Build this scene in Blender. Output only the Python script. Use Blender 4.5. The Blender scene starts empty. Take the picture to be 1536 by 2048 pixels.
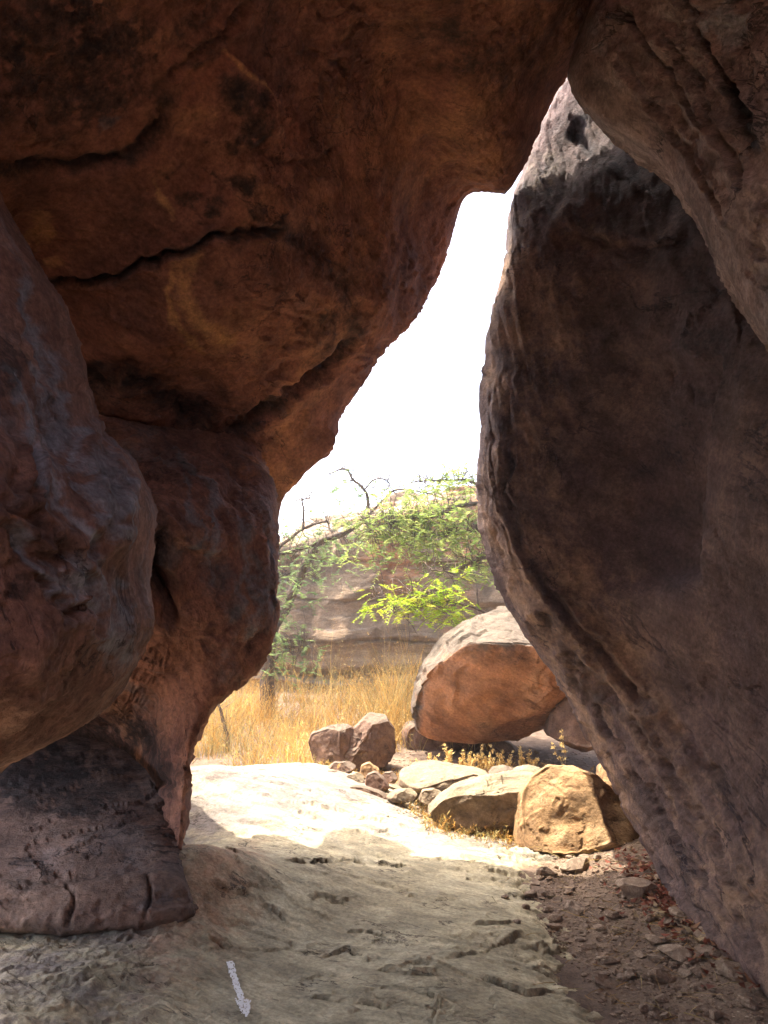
import bpy, math, random
import numpy as np
from mathutils import Vector

rng = np.random.default_rng(7)
random.seed(7)
sc = bpy.context.scene
COL = sc.collection

# ------------------------------------------------------------------ camera, sky, sun, exposure
F = 1540.0                      # focal length in photograph pixels (1536 x 2048)
PITCH = math.radians(8.0)
CAM = np.array([0.0, 0.0, 1.6])
cam = bpy.data.cameras.new('camera')
cam_o = bpy.data.objects.new('camera', cam)
COL.objects.link(cam_o)
cam_o.location = CAM
cam_o.rotation_euler = (math.pi / 2 + PITCH, 0, 0)
cam.sensor_fit = 'HORIZONTAL'
cam.sensor_width = 36.0
cam.lens = 36.0 * F / 1536.0
cam.clip_start = 0.05
cam.clip_end = 1000.0
sc.camera = cam_o

SUN_EL = math.radians(64.5)
SUN_AZ = math.radians(-50)      # from straight ahead (+Y), negative = to the left
sun_dir = np.array([math.sin(SUN_AZ) * math.cos(SUN_EL), math.cos(SUN_AZ) * math.cos(SUN_EL), math.sin(SUN_EL)])
world = bpy.data.worlds.new('World')
sc.world = world
world.use_nodes = True
wn = world.node_tree
bg = wn.nodes['Background']
sky = wn.nodes.new('ShaderNodeTexSky')
sky.sky_type = 'NISHITA'
sky.sun_disc = False
sky.sun_elevation = SUN_EL
sky.sun_rotation = SUN_AZ
sky.dust_density = 5.0
sky.air_density = 0.7
sky.ozone_density = 0.3
wn.links.new(sky.outputs[0], bg.inputs[0])
bg.inputs[1].default_value = 0.15
sun = bpy.data.lights.new('sun', 'SUN')
sun.energy = 2.1
sun.angle = math.radians(0.5)
sun.color = (1.0, 0.93, 0.8)
sun_o = bpy.data.objects.new('sun', sun)
COL.objects.link(sun_o)
sun_o.rotation_euler = Vector(sun_dir).to_track_quat('Z', 'Y').to_euler()
sc.view_settings.view_transform = 'Standard'
sc.view_settings.look = 'None'
sc.view_settings.gamma = 1.0
sc.view_settings.use_curve_mapping = False
sc.view_settings.exposure = 2.8
sc.render.engine = 'CYCLES'
sc.cycles.max_bounces = 10
sc.cycles.diffuse_bounces = 7
sc.cycles.transparent_max_bounces = 8
sc.cycles.use_denoising = True
sc.cycles.sample_clamp_indirect = 6.0

# ------------------------------------------------------------------ maths helpers
FWD = np.array([0, math.cos(PITCH), math.sin(PITCH)])
UP = np.array([0, -math.sin(PITCH), math.cos(PITCH)])
RIGHT = np.array([1.0, 0, 0])


def ray(px, py):
    u = (px - 768.0) / F
    v = (1024.0 - py) / F
    return RIGHT * u + FWD + UP * v


def P(px, py, Y):
    d = ray(px, py)
    return CAM + d * (Y / d[1])


def proj(p):
    q = p - CAM
    w = np.maximum(q @ FWD, 1e-3)
    return 768 + F * (q @ RIGHT) / w, 1024 - F * (q @ UP) / w, q @ FWD


_r = np.random.default_rng(3)
PERM = _r.permutation(256).astype(np.int64)
GR = _r.normal(size=(256, 3)).astype(np.float32)
GR /= np.linalg.norm(GR, axis=1)[:, None]


def perlin(p):
    p = np.asarray(p, dtype=np.float32)
    i = np.floor(p).astype(np.int64)
    f = p - i
    u = f * f * f * (f * (f * 6 - 15) + 10)
    out = None
    i &= 255
    j = (i + 1) & 255
    res = []
    for dx in (0, 1):
        X = PERM[j[:, 0] if dx else i[:, 0]]
        for dy in (0, 1):
            Y_ = PERM[(X + (j[:, 1] if dy else i[:, 1])) & 255]
            for dz in (0, 1):
                g = GR[PERM[(Y_ + (j[:, 2] if dz else i[:, 2])) & 255]]
                res.append(g[:, 0] * (f[:, 0] - dx) + g[:, 1] * (f[:, 1] - dy) + g[:, 2] * (f[:, 2] - dz))
    ux, uy, uz = u[:, 0], u[:, 1], u[:, 2]
    a = res[0] + uz * (res[1] - res[0])
    b = res[2] + uz * (res[3] - res[2])
    c = res[4] + uz * (res[5] - res[4])
    d = res[6] + uz * (res[7] - res[6])
    a = a + uy * (b - a)
    c = c + uy * (d - c)
    return (a + ux * (c - a)) * 1.5


def fbm(p, octv=4, gain=0.5, off=0.0):
    p = np.asarray(p, dtype=np.float32) + off
    s, a = 0, 1.0
    for k in range(octv):
        s = s + a * perlin(p)
        p = p * 2.03 + 11.3
        a *= gain
    return s


def ridged(p, octv=3, gain=0.5, off=0.0):
    p = np.asarray(p, dtype=np.float32) + off
    s, a = 0, 1.0
    for k in range(octv):
        s = s + a * (1 - 2 * np.abs(perlin(p)))
        p = p * 2.1 + 7.7
        a *= gain
    return s


def smooth(a, b, x):
    t = np.clip((x - a) / (b - a), 0, 1)
    return t * t * (3 - 2 * t)


def saw(n):
    return n - np.floor(n)


def flakes(p, k=3.0, off=0.0, octv=4):
    """stepped, torn-edged relief of exfoliating rock, 0..1 with sharp steps"""
    n = fbm(p, octv, 0.45, off) * k
    return saw(n)


def aniso(p, d, k):
    """stretch noise space along direction d by k (features get k times longer along d)"""
    d = np.asarray(d, float)
    d = d / np.linalg.norm(d)
    a = p @ d
    return p - np.outer(a, d) * (1 - 1.0 / k)


def poly_dist(X, Y, pts):
    """unsigned distance, signed side and position along an open polyline"""
    best = np.full(X.shape, 1e9)
    side = np.zeros(X.shape)
    tt = np.zeros(X.shape)
    pts = np.asarray(pts, float)
    seg = np.linalg.norm(np.diff(pts, axis=0), axis=1)
    L = seg.sum()
    acc = 0.0
    for (a, b, l) in zip(pts[:-1], pts[1:], seg):
        dx, dy = b - a
        t = np.clip(((X - a[0]) * dx + (Y - a[1]) * dy) / (l * l), 0, 1)
        ex = X - (a[0] + t * dx)
        ey = Y - (a[1] + t * dy)
        d = np.hypot(ex, ey)
        m = d < best
        best = np.where(m, d, best)
        side = np.where(m, np.sign(dx * ey - dy * ex), side)
        tt = np.where(m, (acc + t * l) / L, tt)
        acc += l
    return best, side, tt


# ------------------------------------------------------------------ mesh helpers
def mk_mesh(name, verts, quads=None, tris=None, smooth_sh=True):
    me = bpy.data.meshes.new(name)
    verts = np.asarray(verts, dtype=np.float32)
    me.vertices.add(len(verts))
    me.vertices.foreach_set('co', verts.ravel())
    idx, tot = [], []
    if quads is not None and len(quads):
        q = np.asarray(quads, dtype=np.int32)
        idx.append(q.ravel()); tot.append(np.full(len(q), 4, np.int32))
    if tris is not None and len(tris):
        t = np.asarray(tris, dtype=np.int32)
        idx.append(t.ravel()); tot.append(np.full(len(t), 3, np.int32))
    idx = np.concatenate(idx); tot = np.concatenate(tot)
    me.loops.add(len(idx))
    me.loops.foreach_set('vertex_index', idx)
    me.polygons.add(len(tot))
    st = np.concatenate([[0], np.cumsum(tot)[:-1]]).astype(np.int32)
    me.polygons.foreach_set('loop_start', st)
    me.polygons.foreach_set('loop_total', tot)
    me.polygons.foreach_set('use_smooth', np.full(len(tot), smooth_sh, dtype=bool))
    me.update(calc_edges=True)
    me.validate()
    return me


def set_mask(me, rgb):
    a = me.attributes.new('mask', 'FLOAT_COLOR', 'POINT')
    c = np.ones((len(rgb), 4), np.float32)
    c[:, :3] = rgb
    a.data.foreach_set('color', c.ravel())


def link(name, me, mat=None, parent=None):
    o = bpy.data.objects.new(name, me)
    COL.objects.link(o)
    if mat is not None and me is not None and not me.materials:
        me.materials.append(mat)
    if parent is not None:
        o.parent = parent
    return o


def tag(o, label=None, cat=None, group=None, kind=None):
    if label: o['label'] = label
    if cat: o['category'] = cat
    if group: o['group'] = group
    if kind: o['kind'] = kind
    return o


def empty(name, loc):
    o = bpy.data.objects.new(name, None)
    o.location = loc
    o.empty_display_size = 0.1
    COL.objects.link(o)
    return o


def grid_quads(n, m, wrap=False):
    i = np.arange(n - 1)[:, None]
    j = np.arange(m if wrap else m - 1)[None, :]
    a = i * m + j
    b = i * m + (j + 1) % m
    return np.stack([a, b, b + m, a + m], -1).reshape(-1, 4)


def cr(p0, p1, p2, p3, t):
    return 0.5 * (2 * p1 + (p2 - p0) * t + (2 * p0 - 5 * p1 + 4 * p2 - p3) * t * t + (3 * p1 - p0 - 3 * p2 + p3) * t ** 3)


def interp_axis0(A, params):
    """Catmull-Rom along axis 0 at fractional indices"""
    n = len(A)
    i = np.clip(np.floor(params).astype(int), 0, n - 2)
    t = (params - i)
    sh = (-1,) + (1,) * (A.ndim - 1)
    t = t.reshape(sh)
    E = np.concatenate([[2 * A[0] - A[1]], A, [2 * A[-1] - A[-2]]])
    return cr(E[i], E[i + 1], E[i + 2], E[i + 3], t)


def seg_params(A, step, lo=3, hi=160):
    """sample parameters along axis 0 so that the picture gets about one sample per step pixels"""
    out = [0.0]
    for k in range(len(A) - 1):
        a = A[k].reshape(-1, 3); b = A[k + 1].reshape(-1, 3)
        ax, ay, aw = proj(a); bx, by, bw = proj(b)
        ok = (aw > 0.4) & (bw > 0.4) & (np.minimum(ax, bx) < 1700) & (np.maximum(ax, bx) > -150) & (np.minimum(ay, by) < 2200) & (np.maximum(ay, by) > -150)
        L = np.hypot(ax - bx, ay - by)[ok]
        n = lo
        if len(L):
            l3 = np.linalg.norm(a - b, axis=1)[ok]
            n = int(np.clip(max(np.percentile(L, 75) / step, l3.max() / 0.12), lo, hi))
        else:
            n = max(lo, 10)
        out += [k + (j + 1) / n for j in range(n)]
    return np.array(out)


def loft(rows, step=4.0):
    A = np.array([[np.asarray(p, float) for p in r] for r in rows])
    pr = seg_params(A, step)
    pc = seg_params(A.transpose(1, 0, 2), step)
    B = interp_axis0(A, pr)
    C = interp_axis0(B.transpose(1, 0, 2), pc).transpose(1, 0, 2)
    return C, pr, pc


def grid_normals(G):
    du = np.gradient(G, axis=0)
    dv = np.gradient(G, axis=1)
    n = np.cross(du, dv)
    n /= np.linalg.norm(n, axis=2)[:, :, None] + 1e-9
    return n


class Rock:
    """a lofted rock face that is then sculpted"""

    def __init__(self, rows, step=4.4, lo=0, hi=99):
        self.G, self.pr, self.pc = loft(rows, step)
        self.n, self.m = self.G.shape[:2]
        N = grid_normals(self.G)
        v = CAM - self.G
        x, y, w = proj(self.G.reshape(-1, 3))
        vis = ((w > 0.4) & (x > 0) & (x < 1536) & (y > 0) & (y < 2048)).reshape(self.n, self.m)
        fr = np.repeat(((self.pc >= lo) & (self.pc <= hi))[None], self.n, 0)
        if (np.sum(N * v, 2)[vis & fr]).mean() < 0:
            N = -N
        self.N = N.reshape(-1, 3)
        self.p = self.G.reshape(-1, 3).copy()
        self.px, self.py, self.w = x, y, w
        self.u = np.repeat(self.pr, self.m)
        self.v = np.tile(self.pc, self.n)
        self.mask = np.zeros((len(self.p), 3), np.float32)
        self.front = fr.ravel() & (np.sum(self.N * (CAM - self.p), 1) > -0.3)
        self._jc = {}
        self.wt = 1.0

    def push(self, d):
        self.p += self.N * np.asarray(d)[:, None]

    def jx(self, amp=10, f=0.02):
        """wobbled picture coordinates, so that sculpted lines are not ruler straight"""
        if f not in self._jc:
            q = np.stack([np.clip(self.px, -3000, 5000) * f, np.clip(self.py, -3000, 5000) * f, np.zeros_like(self.px)], 1)
            self._jc[f] = (fbm(q, 3, 0.55, 5.0), fbm(q, 3, 0.55, 17.0))
        a, b = self._jc[f]
        return self.px + amp * a, self.py + amp * b

    def groove(self, pts, w, d, wob=10, taper=True, stain=0.0, lip=0.0):
        X, Y = self.jx(wob)
        D, S, T = poly_dist(X, Y, pts)
        self.jx(0, 0.02)
        f = np.exp(-(D / w) ** 2) * self.front * (0.4 + 0.6 * smooth(-.35, .3, self._jc[0.02][1]))
        if taper:
            f = f * smooth(0, 0.08, T) * smooth(1, 0.92, T)
        self.push(-d * f)
        if lip:
            self.push(lip * np.exp(-((D - 1.6 * w) / w) ** 2) * self.front)
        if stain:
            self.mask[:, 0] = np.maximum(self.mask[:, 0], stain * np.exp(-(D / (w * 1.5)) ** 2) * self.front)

    def step(self, pts, h, fall, wob=10, edge=4):
        """one side (right of the line's direction, in the picture) stands proud by h, fading over fall pixels"""
        X, Y = self.jx(wob)
        D, S, T = poly_dist(X, Y, pts)
        s = D * S
        f = smooth(-edge, edge, s) * np.exp(-np.maximum(s, 0) / fall) * self.front * smooth(0, 0.1, T) * smooth(1, 0.9, T)
        self.push(h * f)

    def blob(self, cx, cy, rx, ry, d=0.0, rot=0, ch=None, val=1.0, soft=1.0, wob=25, rag=0.0):
        X, Y = self.jx(wob, 0.012)
        c, s = math.cos(math.radians(rot)), math.sin(math.radians(rot))
        ex = ((X - cx) * c + (Y - cy) * s) / rx
        ey = (-(X - cx) * s + (Y - cy) * c) / ry
        r = np.hypot(ex, ey)
        f = (1 - smooth(1 - soft, 1.0 + 1e-3, r)) * self.front
        if d:
            self.push(d * f)
        if ch is not None:
            if rag:
                q = np.stack([self.px * 0.03, self.py * 0.03, np.zeros_like(self.px)], 1)
                f = f * smooth(-rag, rag * 0.6, fbm(q, 4, 0.6, 3.0) + f - 0.5)
            self.mask[:, ch] = np.maximum(self.mask[:, ch], val * f)

    def streak(self, pts, w, ch, val=1.0, wob=12):
        X, Y = self.jx(wob)
        D, S, T = poly_dist(X, Y, pts)
        self.mask[:, ch] = np.maximum(self.mask[:, ch], val * np.exp(-(D / w) ** 2) * self.front * smooth(0, 0.15, T) * smooth(1, 0.85, T))

    def noise(self, amp, freq, octv=4, gain=0.5, off=0.0, d=None, k=1.0):
        q = self.p if d is None else aniso(self.p, d, k)
        self.push(self.wt * amp * fbm(q * freq, octv, gain, off))

    def flake(self, amp, freq, k=3.0, off=0.0, d=None, kk=1.0, thr=0.0):
        q = self.p if d is None else aniso(self.p, d, kk)
        m = smooth(thr - 0.15, thr + 0.25, fbm(self.p * freq * 0.45, 2, 0.5, off + 40))
        self.push(self.wt * amp * m * (flakes(q * freq, k, off) - 0.5))

    def ridge(self, amp, freq, octv=3, off=0.0, d=None, k=1.0):
        q = self.p if d is None else aniso(self.p, d, k)
        self.push(self.wt * amp * ridged(q * freq, octv, 0.5, off))

    def build(self, name, mat):
        me = mk_mesh(name, self.p, grid_quads(self.n, self.m))
        if np.mean(np.array([np.dot(pl.normal, self.N[pl.vertices[0]]) for pl in list(me.polygons)[:: max(1, len(me.polygons) // 200)]])) < 0:
            me.flip_normals()
        set_mask(me, np.clip(self.mask, 0, 1))
        return link(name, me, mat)


# ------------------------------------------------------------------ materials
def new_mat(name):
    m = bpy.data.materials.new(name)
    m.use_nodes = True
    nt = m.node_tree
    b = nt.nodes['Principled BSDF']
    return m, nt, b


class NB:
    def __init__(self, nt): self.nt = nt

    def n(self, t, **kw):
        o = self.nt.nodes.new(t)
        for k, v in kw.items():
            setattr(o, k, v)
        return o

    def l(self, a, b): self.nt.links.new(a, b)

    def noise(self, vec, scale, detail=6, rough=0.55, dist=0.0):
        o = self.n('ShaderNodeTexNoise')
        o.inputs['Scale'].default_value = scale
        o.inputs['Detail'].default_value = detail
        o.inputs['Roughness'].default_value = rough
        o.inputs['Distortion'].default_value = dist
        self.l(vec, o.inputs['Vector'])
        return o.outputs['Fac']

    def ramp(self, fac, stops, interp='LINEAR'):
        o = self.n('ShaderNodeValToRGB')
        o.color_ramp.interpolation = interp
        els = o.color_ramp.elements
        while len(els) < len(stops):
            els.new(0.5)
        for e, (pos, c) in zip(els, stops):
            e.position = pos
            e.color = (*c, 1) if len(c) == 3 else c
        self.l(fac, o.inputs['Fac'])
        return o.outputs['Color']

    def mix(self, fac, a, b, mode='MIX'):
        o = self.n('ShaderNodeMix', data_type='RGBA', blend_type=mode)
        if isinstance(fac, (int, float)): o.inputs[0].default_value = fac
        else: self.l(fac, o.inputs[0])
        for s, v in ((o.inputs[6], a), (o.inputs[7], b)):
            if isinstance(v, tuple): s.default_value = (*v, 1)
            else: self.l(v, s)
        return o.outputs[2]

    def math(self, op, a, b=None, c=None, clamp=False):
        o = self.n('ShaderNodeMath', operation=op)
        o.use_clamp = clamp
        for i, v in enumerate((a, b, c)):
            if v is None: continue
            if isinstance(v, (int, float)): o.inputs[i].default_value = v
            else: self.l(v, o.inputs[i])
        return o.outputs[0]

    def maprange(self, v, a, b, c=0.0, d=1.0):
        o = self.n('ShaderNodeMapRange', interpolation_type='SMOOTHSTEP')
        self.l(v, o.inputs[0])
        for i, x in enumerate((a, b, c, d)): o.inputs[i + 1].default_value = x
        return o.outputs[0]


def rock_mat(name, dark, mid, light, stain=(0.03, 0.024, 0.022), patina=(0.20, 0.19, 0.19), third=(0.42, 0.17, 0.06),
             scale=1.0, stretch=(1, 1, 1), rot=(0, 0, 0), bump=1.0, grain=0.25, rough=0.88, pat_auto=0.0, stain_auto=0.0, top=None, top_at=(0.15, 0.6), use_mask=True, crack=None):
    m, nt, bs = new_mat(name)
    B = NB(nt)
    tc = B.n('ShaderNodeTexCoord')
    mp = B.n('ShaderNodeMapping')
    B.l(tc.outputs['Object'], mp.inputs['Vector'])
    mp.inputs['Rotation'].default_value = rot
    mp.inputs['Scale'].default_value = stretch
    v0 = tc.outputs['Object']
    v = mp.outputs['Vector']
    big = B.noise(v, 0.9 * scale, 9, 0.64, 0.25)
    med = B.noise(v, 4.5 * scale, 10, 0.72, 0.1)
    fine = B.noise(v0, 38 * scale, 6, 0.7)
    mixn = B.math('ADD', B.math('MULTIPLY', big, 0.62), B.math('MULTIPLY', med, 0.38))
    col = B.ramp(mixn, [(0.36, dark), (0.50, mid), (0.63, light)])
    blot = B.maprange(B.noise(v, 2.1 * scale, 12, 0.72, 0.2), 0.50, 0.66)
    if pat_auto:
        col = B.mix(B.math('MULTIPLY', blot, pat_auto), col, patina)
    if stain_auto:
        b2 = B.maprange(B.noise(v, 1.4 * scale, 9, 0.68, 0.8), 0.55, 0.68)
        col = B.mix(B.math('MULTIPLY', b2, stain_auto), col, stain)
    if use_mask:
        at = B.n('ShaderNodeAttribute', attribute_name='mask')
        sp = B.n('ShaderNodeSeparateColor')
        B.l(at.outputs['Color'], sp.inputs[0])
        br = B.math('SUBTRACT', B.noise(v, 6.0 * scale, 13, 0.78, 0.15), 0.5)
        brk = B.math('MULTIPLY', br, 2.6)

        def broken(ch):
            x = B.math('ADD', ch, B.math('MULTIPLY', brk, B.math('MINIMUM', B.math('MULTIPLY', ch, 2.5), 1.0)))
            return B.maprange(x, 0.08, 1.05)
        col = B.mix(broken(sp.outputs[1]), col, patina)
        col = B.mix(broken(sp.outputs[2]), col, third)
        col = B.mix(B.math('MULTIPLY', broken(sp.outputs[0]), 0.92), col, stain)
    if top is not None:   # weathered crust on what faces up
        ge = B.n('ShaderNodeNewGeometry')
        sx = B.n('ShaderNodeSeparateXYZ')
        B.l(ge.outputs['Normal'], sx.inputs[0])
        t = B.math('ADD', sx.outputs[2], B.math('MULTIPLY', B.math('SUBTRACT', med, 0.5), 0.9))
        col = B.mix(B.maprange(t, *top_at), col, top)
    ck = None
    if crack:   # hairline cracks running along one direction: (rotation, stretch, scale, width, strength)
        crot, cst, csc, cw, cs = crack
        mc = B.n('ShaderNodeMapping', vector_type='TEXTURE')
        B.l(v0, mc.inputs['Vector'])
        mc.inputs['Rotation'].default_value = crot
        mc.inputs['Scale'].default_value = (cst, 1, 1)
        cn = B.noise(mc.outputs['Vector'], csc, 7, 0.62, 0.5)
        line = B.maprange(B.math('ABSOLUTE', B.math('SUBTRACT', cn, 0.5)), 0.0, cw, 1.0, 0.0)
        gate = B.maprange(B.noise(v0, csc * 0.45, 4, 0.6), 0.46, 0.60)
        ck = B.math('MULTIPLY', line, gate)
        str_ = B.maprange(B.noise(mc.outputs['Vector'], csc * 2.2, 10, 0.74), 0.3, 0.7, 0.6, 1.35)
        sm = B.n('ShaderNodeMix', data_type='RGBA', blend_type='MULTIPLY')
        sm.inputs[0].default_value = 1.0
        B.l(col, sm.inputs[6]); B.l(str_, sm.inputs[7])
        col = B.mix(B.math('MULTIPLY', ck, cs), sm.outputs[2], stain)
    g = B.maprange(fine, 0.25, 0.75, 1 - grain, 1 + grain)
    gm = B.n('ShaderNodeMix', data_type='RGBA', blend_type='MULTIPLY')
    gm.inputs[0].default_value = 1.0
    B.l(col, gm.inputs[6])
    B.l(g, gm.inputs[7])
    col = gm.outputs[2]
    B.l(col, bs.inputs['Base Color'])
    bs.inputs['Roughness'].default_value = rough
    bs.inputs['Specular IOR Level'].default_value = 0.25
    # fine relief
    f1 = B.noise(v, 14 * scale, 10, 0.68, 0.3)
    vo = B.n('ShaderNodeTexVoronoi')
    vo.inputs['Scale'].default_value = 34 * scale
    B.l(v, vo.inputs['Vector'])
    h = B.math('ADD', B.math('MULTIPLY', f1, 1.0), B.math('MULTIPLY', B.maprange(vo.outputs['Distance'], 0.0, 0.35), 0.12))
    h = B.math('ADD', h, B.math('MULTIPLY', fine, 0.35))
    h = B.math('ADD', h, B.math('MULTIPLY', B.noise(v0, 120 * scale, 3, 0.6), 0.12))
    if ck is not None:
        h = B.math('SUBTRACT', h, B.math('MULTIPLY', ck, 0.5))
        h = B.math('ADD', h, B.math('MULTIPLY', B.noise(mc.outputs['Vector'], csc * 3.0, 9, 0.72), 1.0))
    bp = B.n('ShaderNodeBump')
    bp.inputs['Strength'].default_value = 0.75
    bp.inputs['Distance'].default_value = 0.035 * bump / max(scale, 0.3)
    B.l(h, bp.inputs['Height'])
    B.l(bp.outputs[0], bs.inputs['Normal'])
    return m


M = {}
Z0 = (0, 0, 0)
M['roof'] = rock_mat('roof_sandstone', (0.14, 0.06, 0.042), (0.30, 0.128, 0.075), (0.45, 0.215, 0.105), third=(0.55, 0.29, 0.12), bump=0.8, grain=0.33, crack=((0, 0.5, 0.3), 3.0, 2.2, 0.010, 0.6))
M['pillar'] = rock_mat('pillar_sandstone', (0.15, 0.07, 0.055), (0.32, 0.15, 0.095), (0.47, 0.235, 0.125), patina=(0.24, 0.215, 0.205), pat_auto=0.55, bump=1.0, grain=0.33, crack=((0, 1.0, 0.3), 3.5, 3.0, 0.012, 0.7))
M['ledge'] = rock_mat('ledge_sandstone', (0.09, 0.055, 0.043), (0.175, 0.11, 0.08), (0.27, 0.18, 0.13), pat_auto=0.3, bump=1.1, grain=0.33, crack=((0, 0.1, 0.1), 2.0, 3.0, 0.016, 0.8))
M['bulge'] = rock_mat('bulge_sandstone', (0.13, 0.068, 0.05), (0.28, 0.15, 0.105), (0.40, 0.235, 0.165), patina=(0.30, 0.30, 0.31), pat_auto=0.55, bump=1.0, grain=0.33, crack=((0, 1.3, 0.5), 3.0, 3.0, 0.012, 0.6))
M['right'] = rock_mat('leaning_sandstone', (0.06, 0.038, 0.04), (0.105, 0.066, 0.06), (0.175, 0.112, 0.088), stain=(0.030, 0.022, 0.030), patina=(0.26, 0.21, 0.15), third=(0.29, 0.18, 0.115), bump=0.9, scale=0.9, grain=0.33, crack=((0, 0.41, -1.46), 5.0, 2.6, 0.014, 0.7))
M['overhang'] = rock_mat('overhang_sandstone', (0.13, 0.085, 0.07), (0.31, 0.215, 0.18), (0.50, 0.38, 0.32), patina=(0.36, 0.34, 0.34), bump=1.0, grain=0.33, pat_auto=0.3, crack=((0.1, 0.65, -0.85), 5.0, 3.0, 0.018, 0.8))
M['slab'] = rock_mat('slab_sandstone', (0.26, 0.215, 0.13), (0.39, 0.335, 0.21), (0.475, 0.42, 0.28), stain=(0.07, 0.05, 0.035), patina=(0.19, 0.16, 0.135), third=(0.36, 0.22, 0.125), bump=0.5, scale=1.3, grain=0.30, crack=((0, 0, -0.45), 2.4, 4.0, 0.013, 0.95))
M['cliff'] = rock_mat('cliff_sandstone', (0.13, 0.083, 0.048), (0.225, 0.15, 0.088), (0.31, 0.225, 0.135), stretch=(0.35, 0.35, 1.6), scale=0.9, bump=1.6, top=(0.30, 0.26, 0.20), top_at=(0.7, 1.1), crack=(Z0, 5.0, 1.2, 0.018, 0.85))
M['orange'] = rock_mat('orange_sandstone', (0.33, 0.15, 0.072), (0.48, 0.23, 0.108), (0.55, 0.31, 0.16), patina=(0.16, 0.12, 0.085), bump=1.5, top=(0.15, 0.115, 0.082), crack=((0, 0.4, 0.2), 3.0, 2.5, 0.012, 0.5))
M['boulder'] = rock_mat('tan_sandstone', (0.20, 0.115, 0.055), (0.36, 0.215, 0.10), (0.46, 0.31, 0.165), bump=1.0, scale=1.5, use_mask=False, crack=((0, 0.4, 0.3), 2.5, 4.0, 0.012, 0.6))
M['boulder_grey'] = rock_mat('grey_tan_sandstone', (0.14, 0.095, 0.06), (0.25, 0.18, 0.115), (0.36, 0.28, 0.185), bump=1.1, scale=1.5, use_mask=False, top=(0.25, 0.195, 0.12), top_at=(0.3, 0.9), crack=((0, 0.3, 0.3), 2.5, 4.0, 0.014, 0.7))
M['boulder_red'] = rock_mat('red_brown_sandstone', (0.11, 0.065, 0.045), (0.20, 0.115, 0.075), (0.29, 0.185, 0.12), bump=0.9, scale=1.8, use_mask=False, top=(0.15, 0.11, 0.075), top_at=(0.4, 1.0), crack=((0, 0.7, 0.3), 2.5, 4.0, 0.014, 0.7))
M['stone'] = rock_mat('loose_stone', (0.13, 0.085, 0.058), (0.22, 0.155, 0.105), (0.36, 0.28, 0.2), bump=0.3, scale=4.0, use_mask=False)
M['dirt'] = rock_mat('dry_dirt', (0.085, 0.055, 0.038), (0.155, 0.105, 0.07), (0.25, 0.18, 0.12), bump=0.9, scale=2.2, grain=0.4, use_mask=False)


def simple_mat(name, c, rough=0.8, var=0.2, scale=8.0, trans=None):
    m, nt, bs = new_mat(name)
    B = NB(nt)
    tc = B.n('ShaderNodeTexCoord')
    at = B.n('ShaderNodeAttribute', attribute_name='mask')
    nz = B.noise(tc.outputs['Object'], scale, 4, 0.6)
    k = B.maprange(nz, 0.3, 0.7, 1 - var, 1 + var)
    gm = B.n('ShaderNodeMix', data_type='RGBA', blend_type='MULTIPLY')
    gm.inputs[0].default_value = 1.0
    if c is None: B.l(at.outputs['Color'], gm.inputs[6])
    else: gm.inputs[6].default_value = (*c, 1)
    B.l(k, gm.inputs[7])
    B.l(gm.outputs[2], bs.inputs['Base Color'])
    bs.inputs['Roughness'].default_value = rough
    bs.inputs['Specular IOR Level'].default_value = 0.2
    if trans:
        tr = B.n('ShaderNodeBsdfTranslucent')
        B.l(gm.outputs[2], tr.inputs['Color'])
        mx = B.n('ShaderNodeMixShader')
        mx.inputs[0].default_value = trans
        B.l(bs.outputs[0], mx.inputs[1])
        B.l(tr.outputs[0], mx.inputs[2])
        out = [n for n in nt.nodes if n.type == 'OUTPUT_MATERIAL'][0]
        B.l(mx.outputs[0], out.inputs['Surface'])
    return m


M['leaf'] = simple_mat('leaf', None, 0.5, 0.15, 3.0, trans=0.5)
M['straw'] = simple_mat('straw', None, 0.7, 0.15, 3.0, trans=0.35)
M['bark'] = simple_mat('bark', (0.12, 0.085, 0.06), 0.9, 0.45, 20.0)
M['twig'] = simple_mat('dry_twig', (0.22, 0.16, 0.10), 0.9, 0.3, 20.0)
M['litter'] = simple_mat('dead_leaf', None, 0.8, 0.2, 10.0, trans=0.2)


def paint_mat():
    m, nt, bs = new_mat('white_paint')
    B = NB(nt)
    tc = B.n('ShaderNodeTexCoord')
    nz = B.noise(tc.outputs['Object'], 60, 8, 0.7)
    col = B.ramp(nz, [(0.30, (0.48, 0.43, 0.35)), (0.40, (0.76, 0.74, 0.70)), (0.55, (0.85, 0.84, 0.80))])
    B.l(col, bs.inputs['Base Color'])
    bs.inputs['Roughness'].default_value = 0.75
    return m


M['paint'] = paint_mat()

# ------------------------------------------------------------------ ground: rock slab and dirt
def ground_pt(px, py, z):
    d = ray(px, py)
    t = (z - CAM[2]) / d[2]
    return CAM + d * t


ctrl = [ground_pt(*a) for a in [
    (768, 2048, 0.0), (400, 2048, 0.03), (150, 2048, 0.12), (0, 2048, 0.17), (1100, 2048, -0.01), (1200, 2048, -0.07), (1320, 2048, -0.22),
    (700, 1850, -0.01), (450, 1850, 0.06), (385, 1845, 0.12), (300, 1862, 0.10), (150, 1868, 0.09), (0, 1862, 0.09), (200, 1940, 0.13), (1040, 1850, -0.02), (1110, 1850, -0.07), (1230, 1850, -0.25),
    (700, 1700, 0.02), (520, 1700, 0.10), (440, 1700, 0.20), (390, 1700, 0.33), (950, 1700, -0.02), (1085, 1700, -0.06), (1180, 1700, -0.25),
    (700, 1610, 0.10), (500, 1600, 0.17), (420, 1560, 0.25), (385, 1540, 0.30), (830, 1640, 0.02), (950, 1675, -0.05), (1040, 1690, -0.07),
    (620, 1527, 0.235), (500, 1537, 0.21), (700, 1560, 0.16), (790, 1615, 0.05), (860, 1650, -0.06), (960, 1640, -0.25)]]
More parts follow.
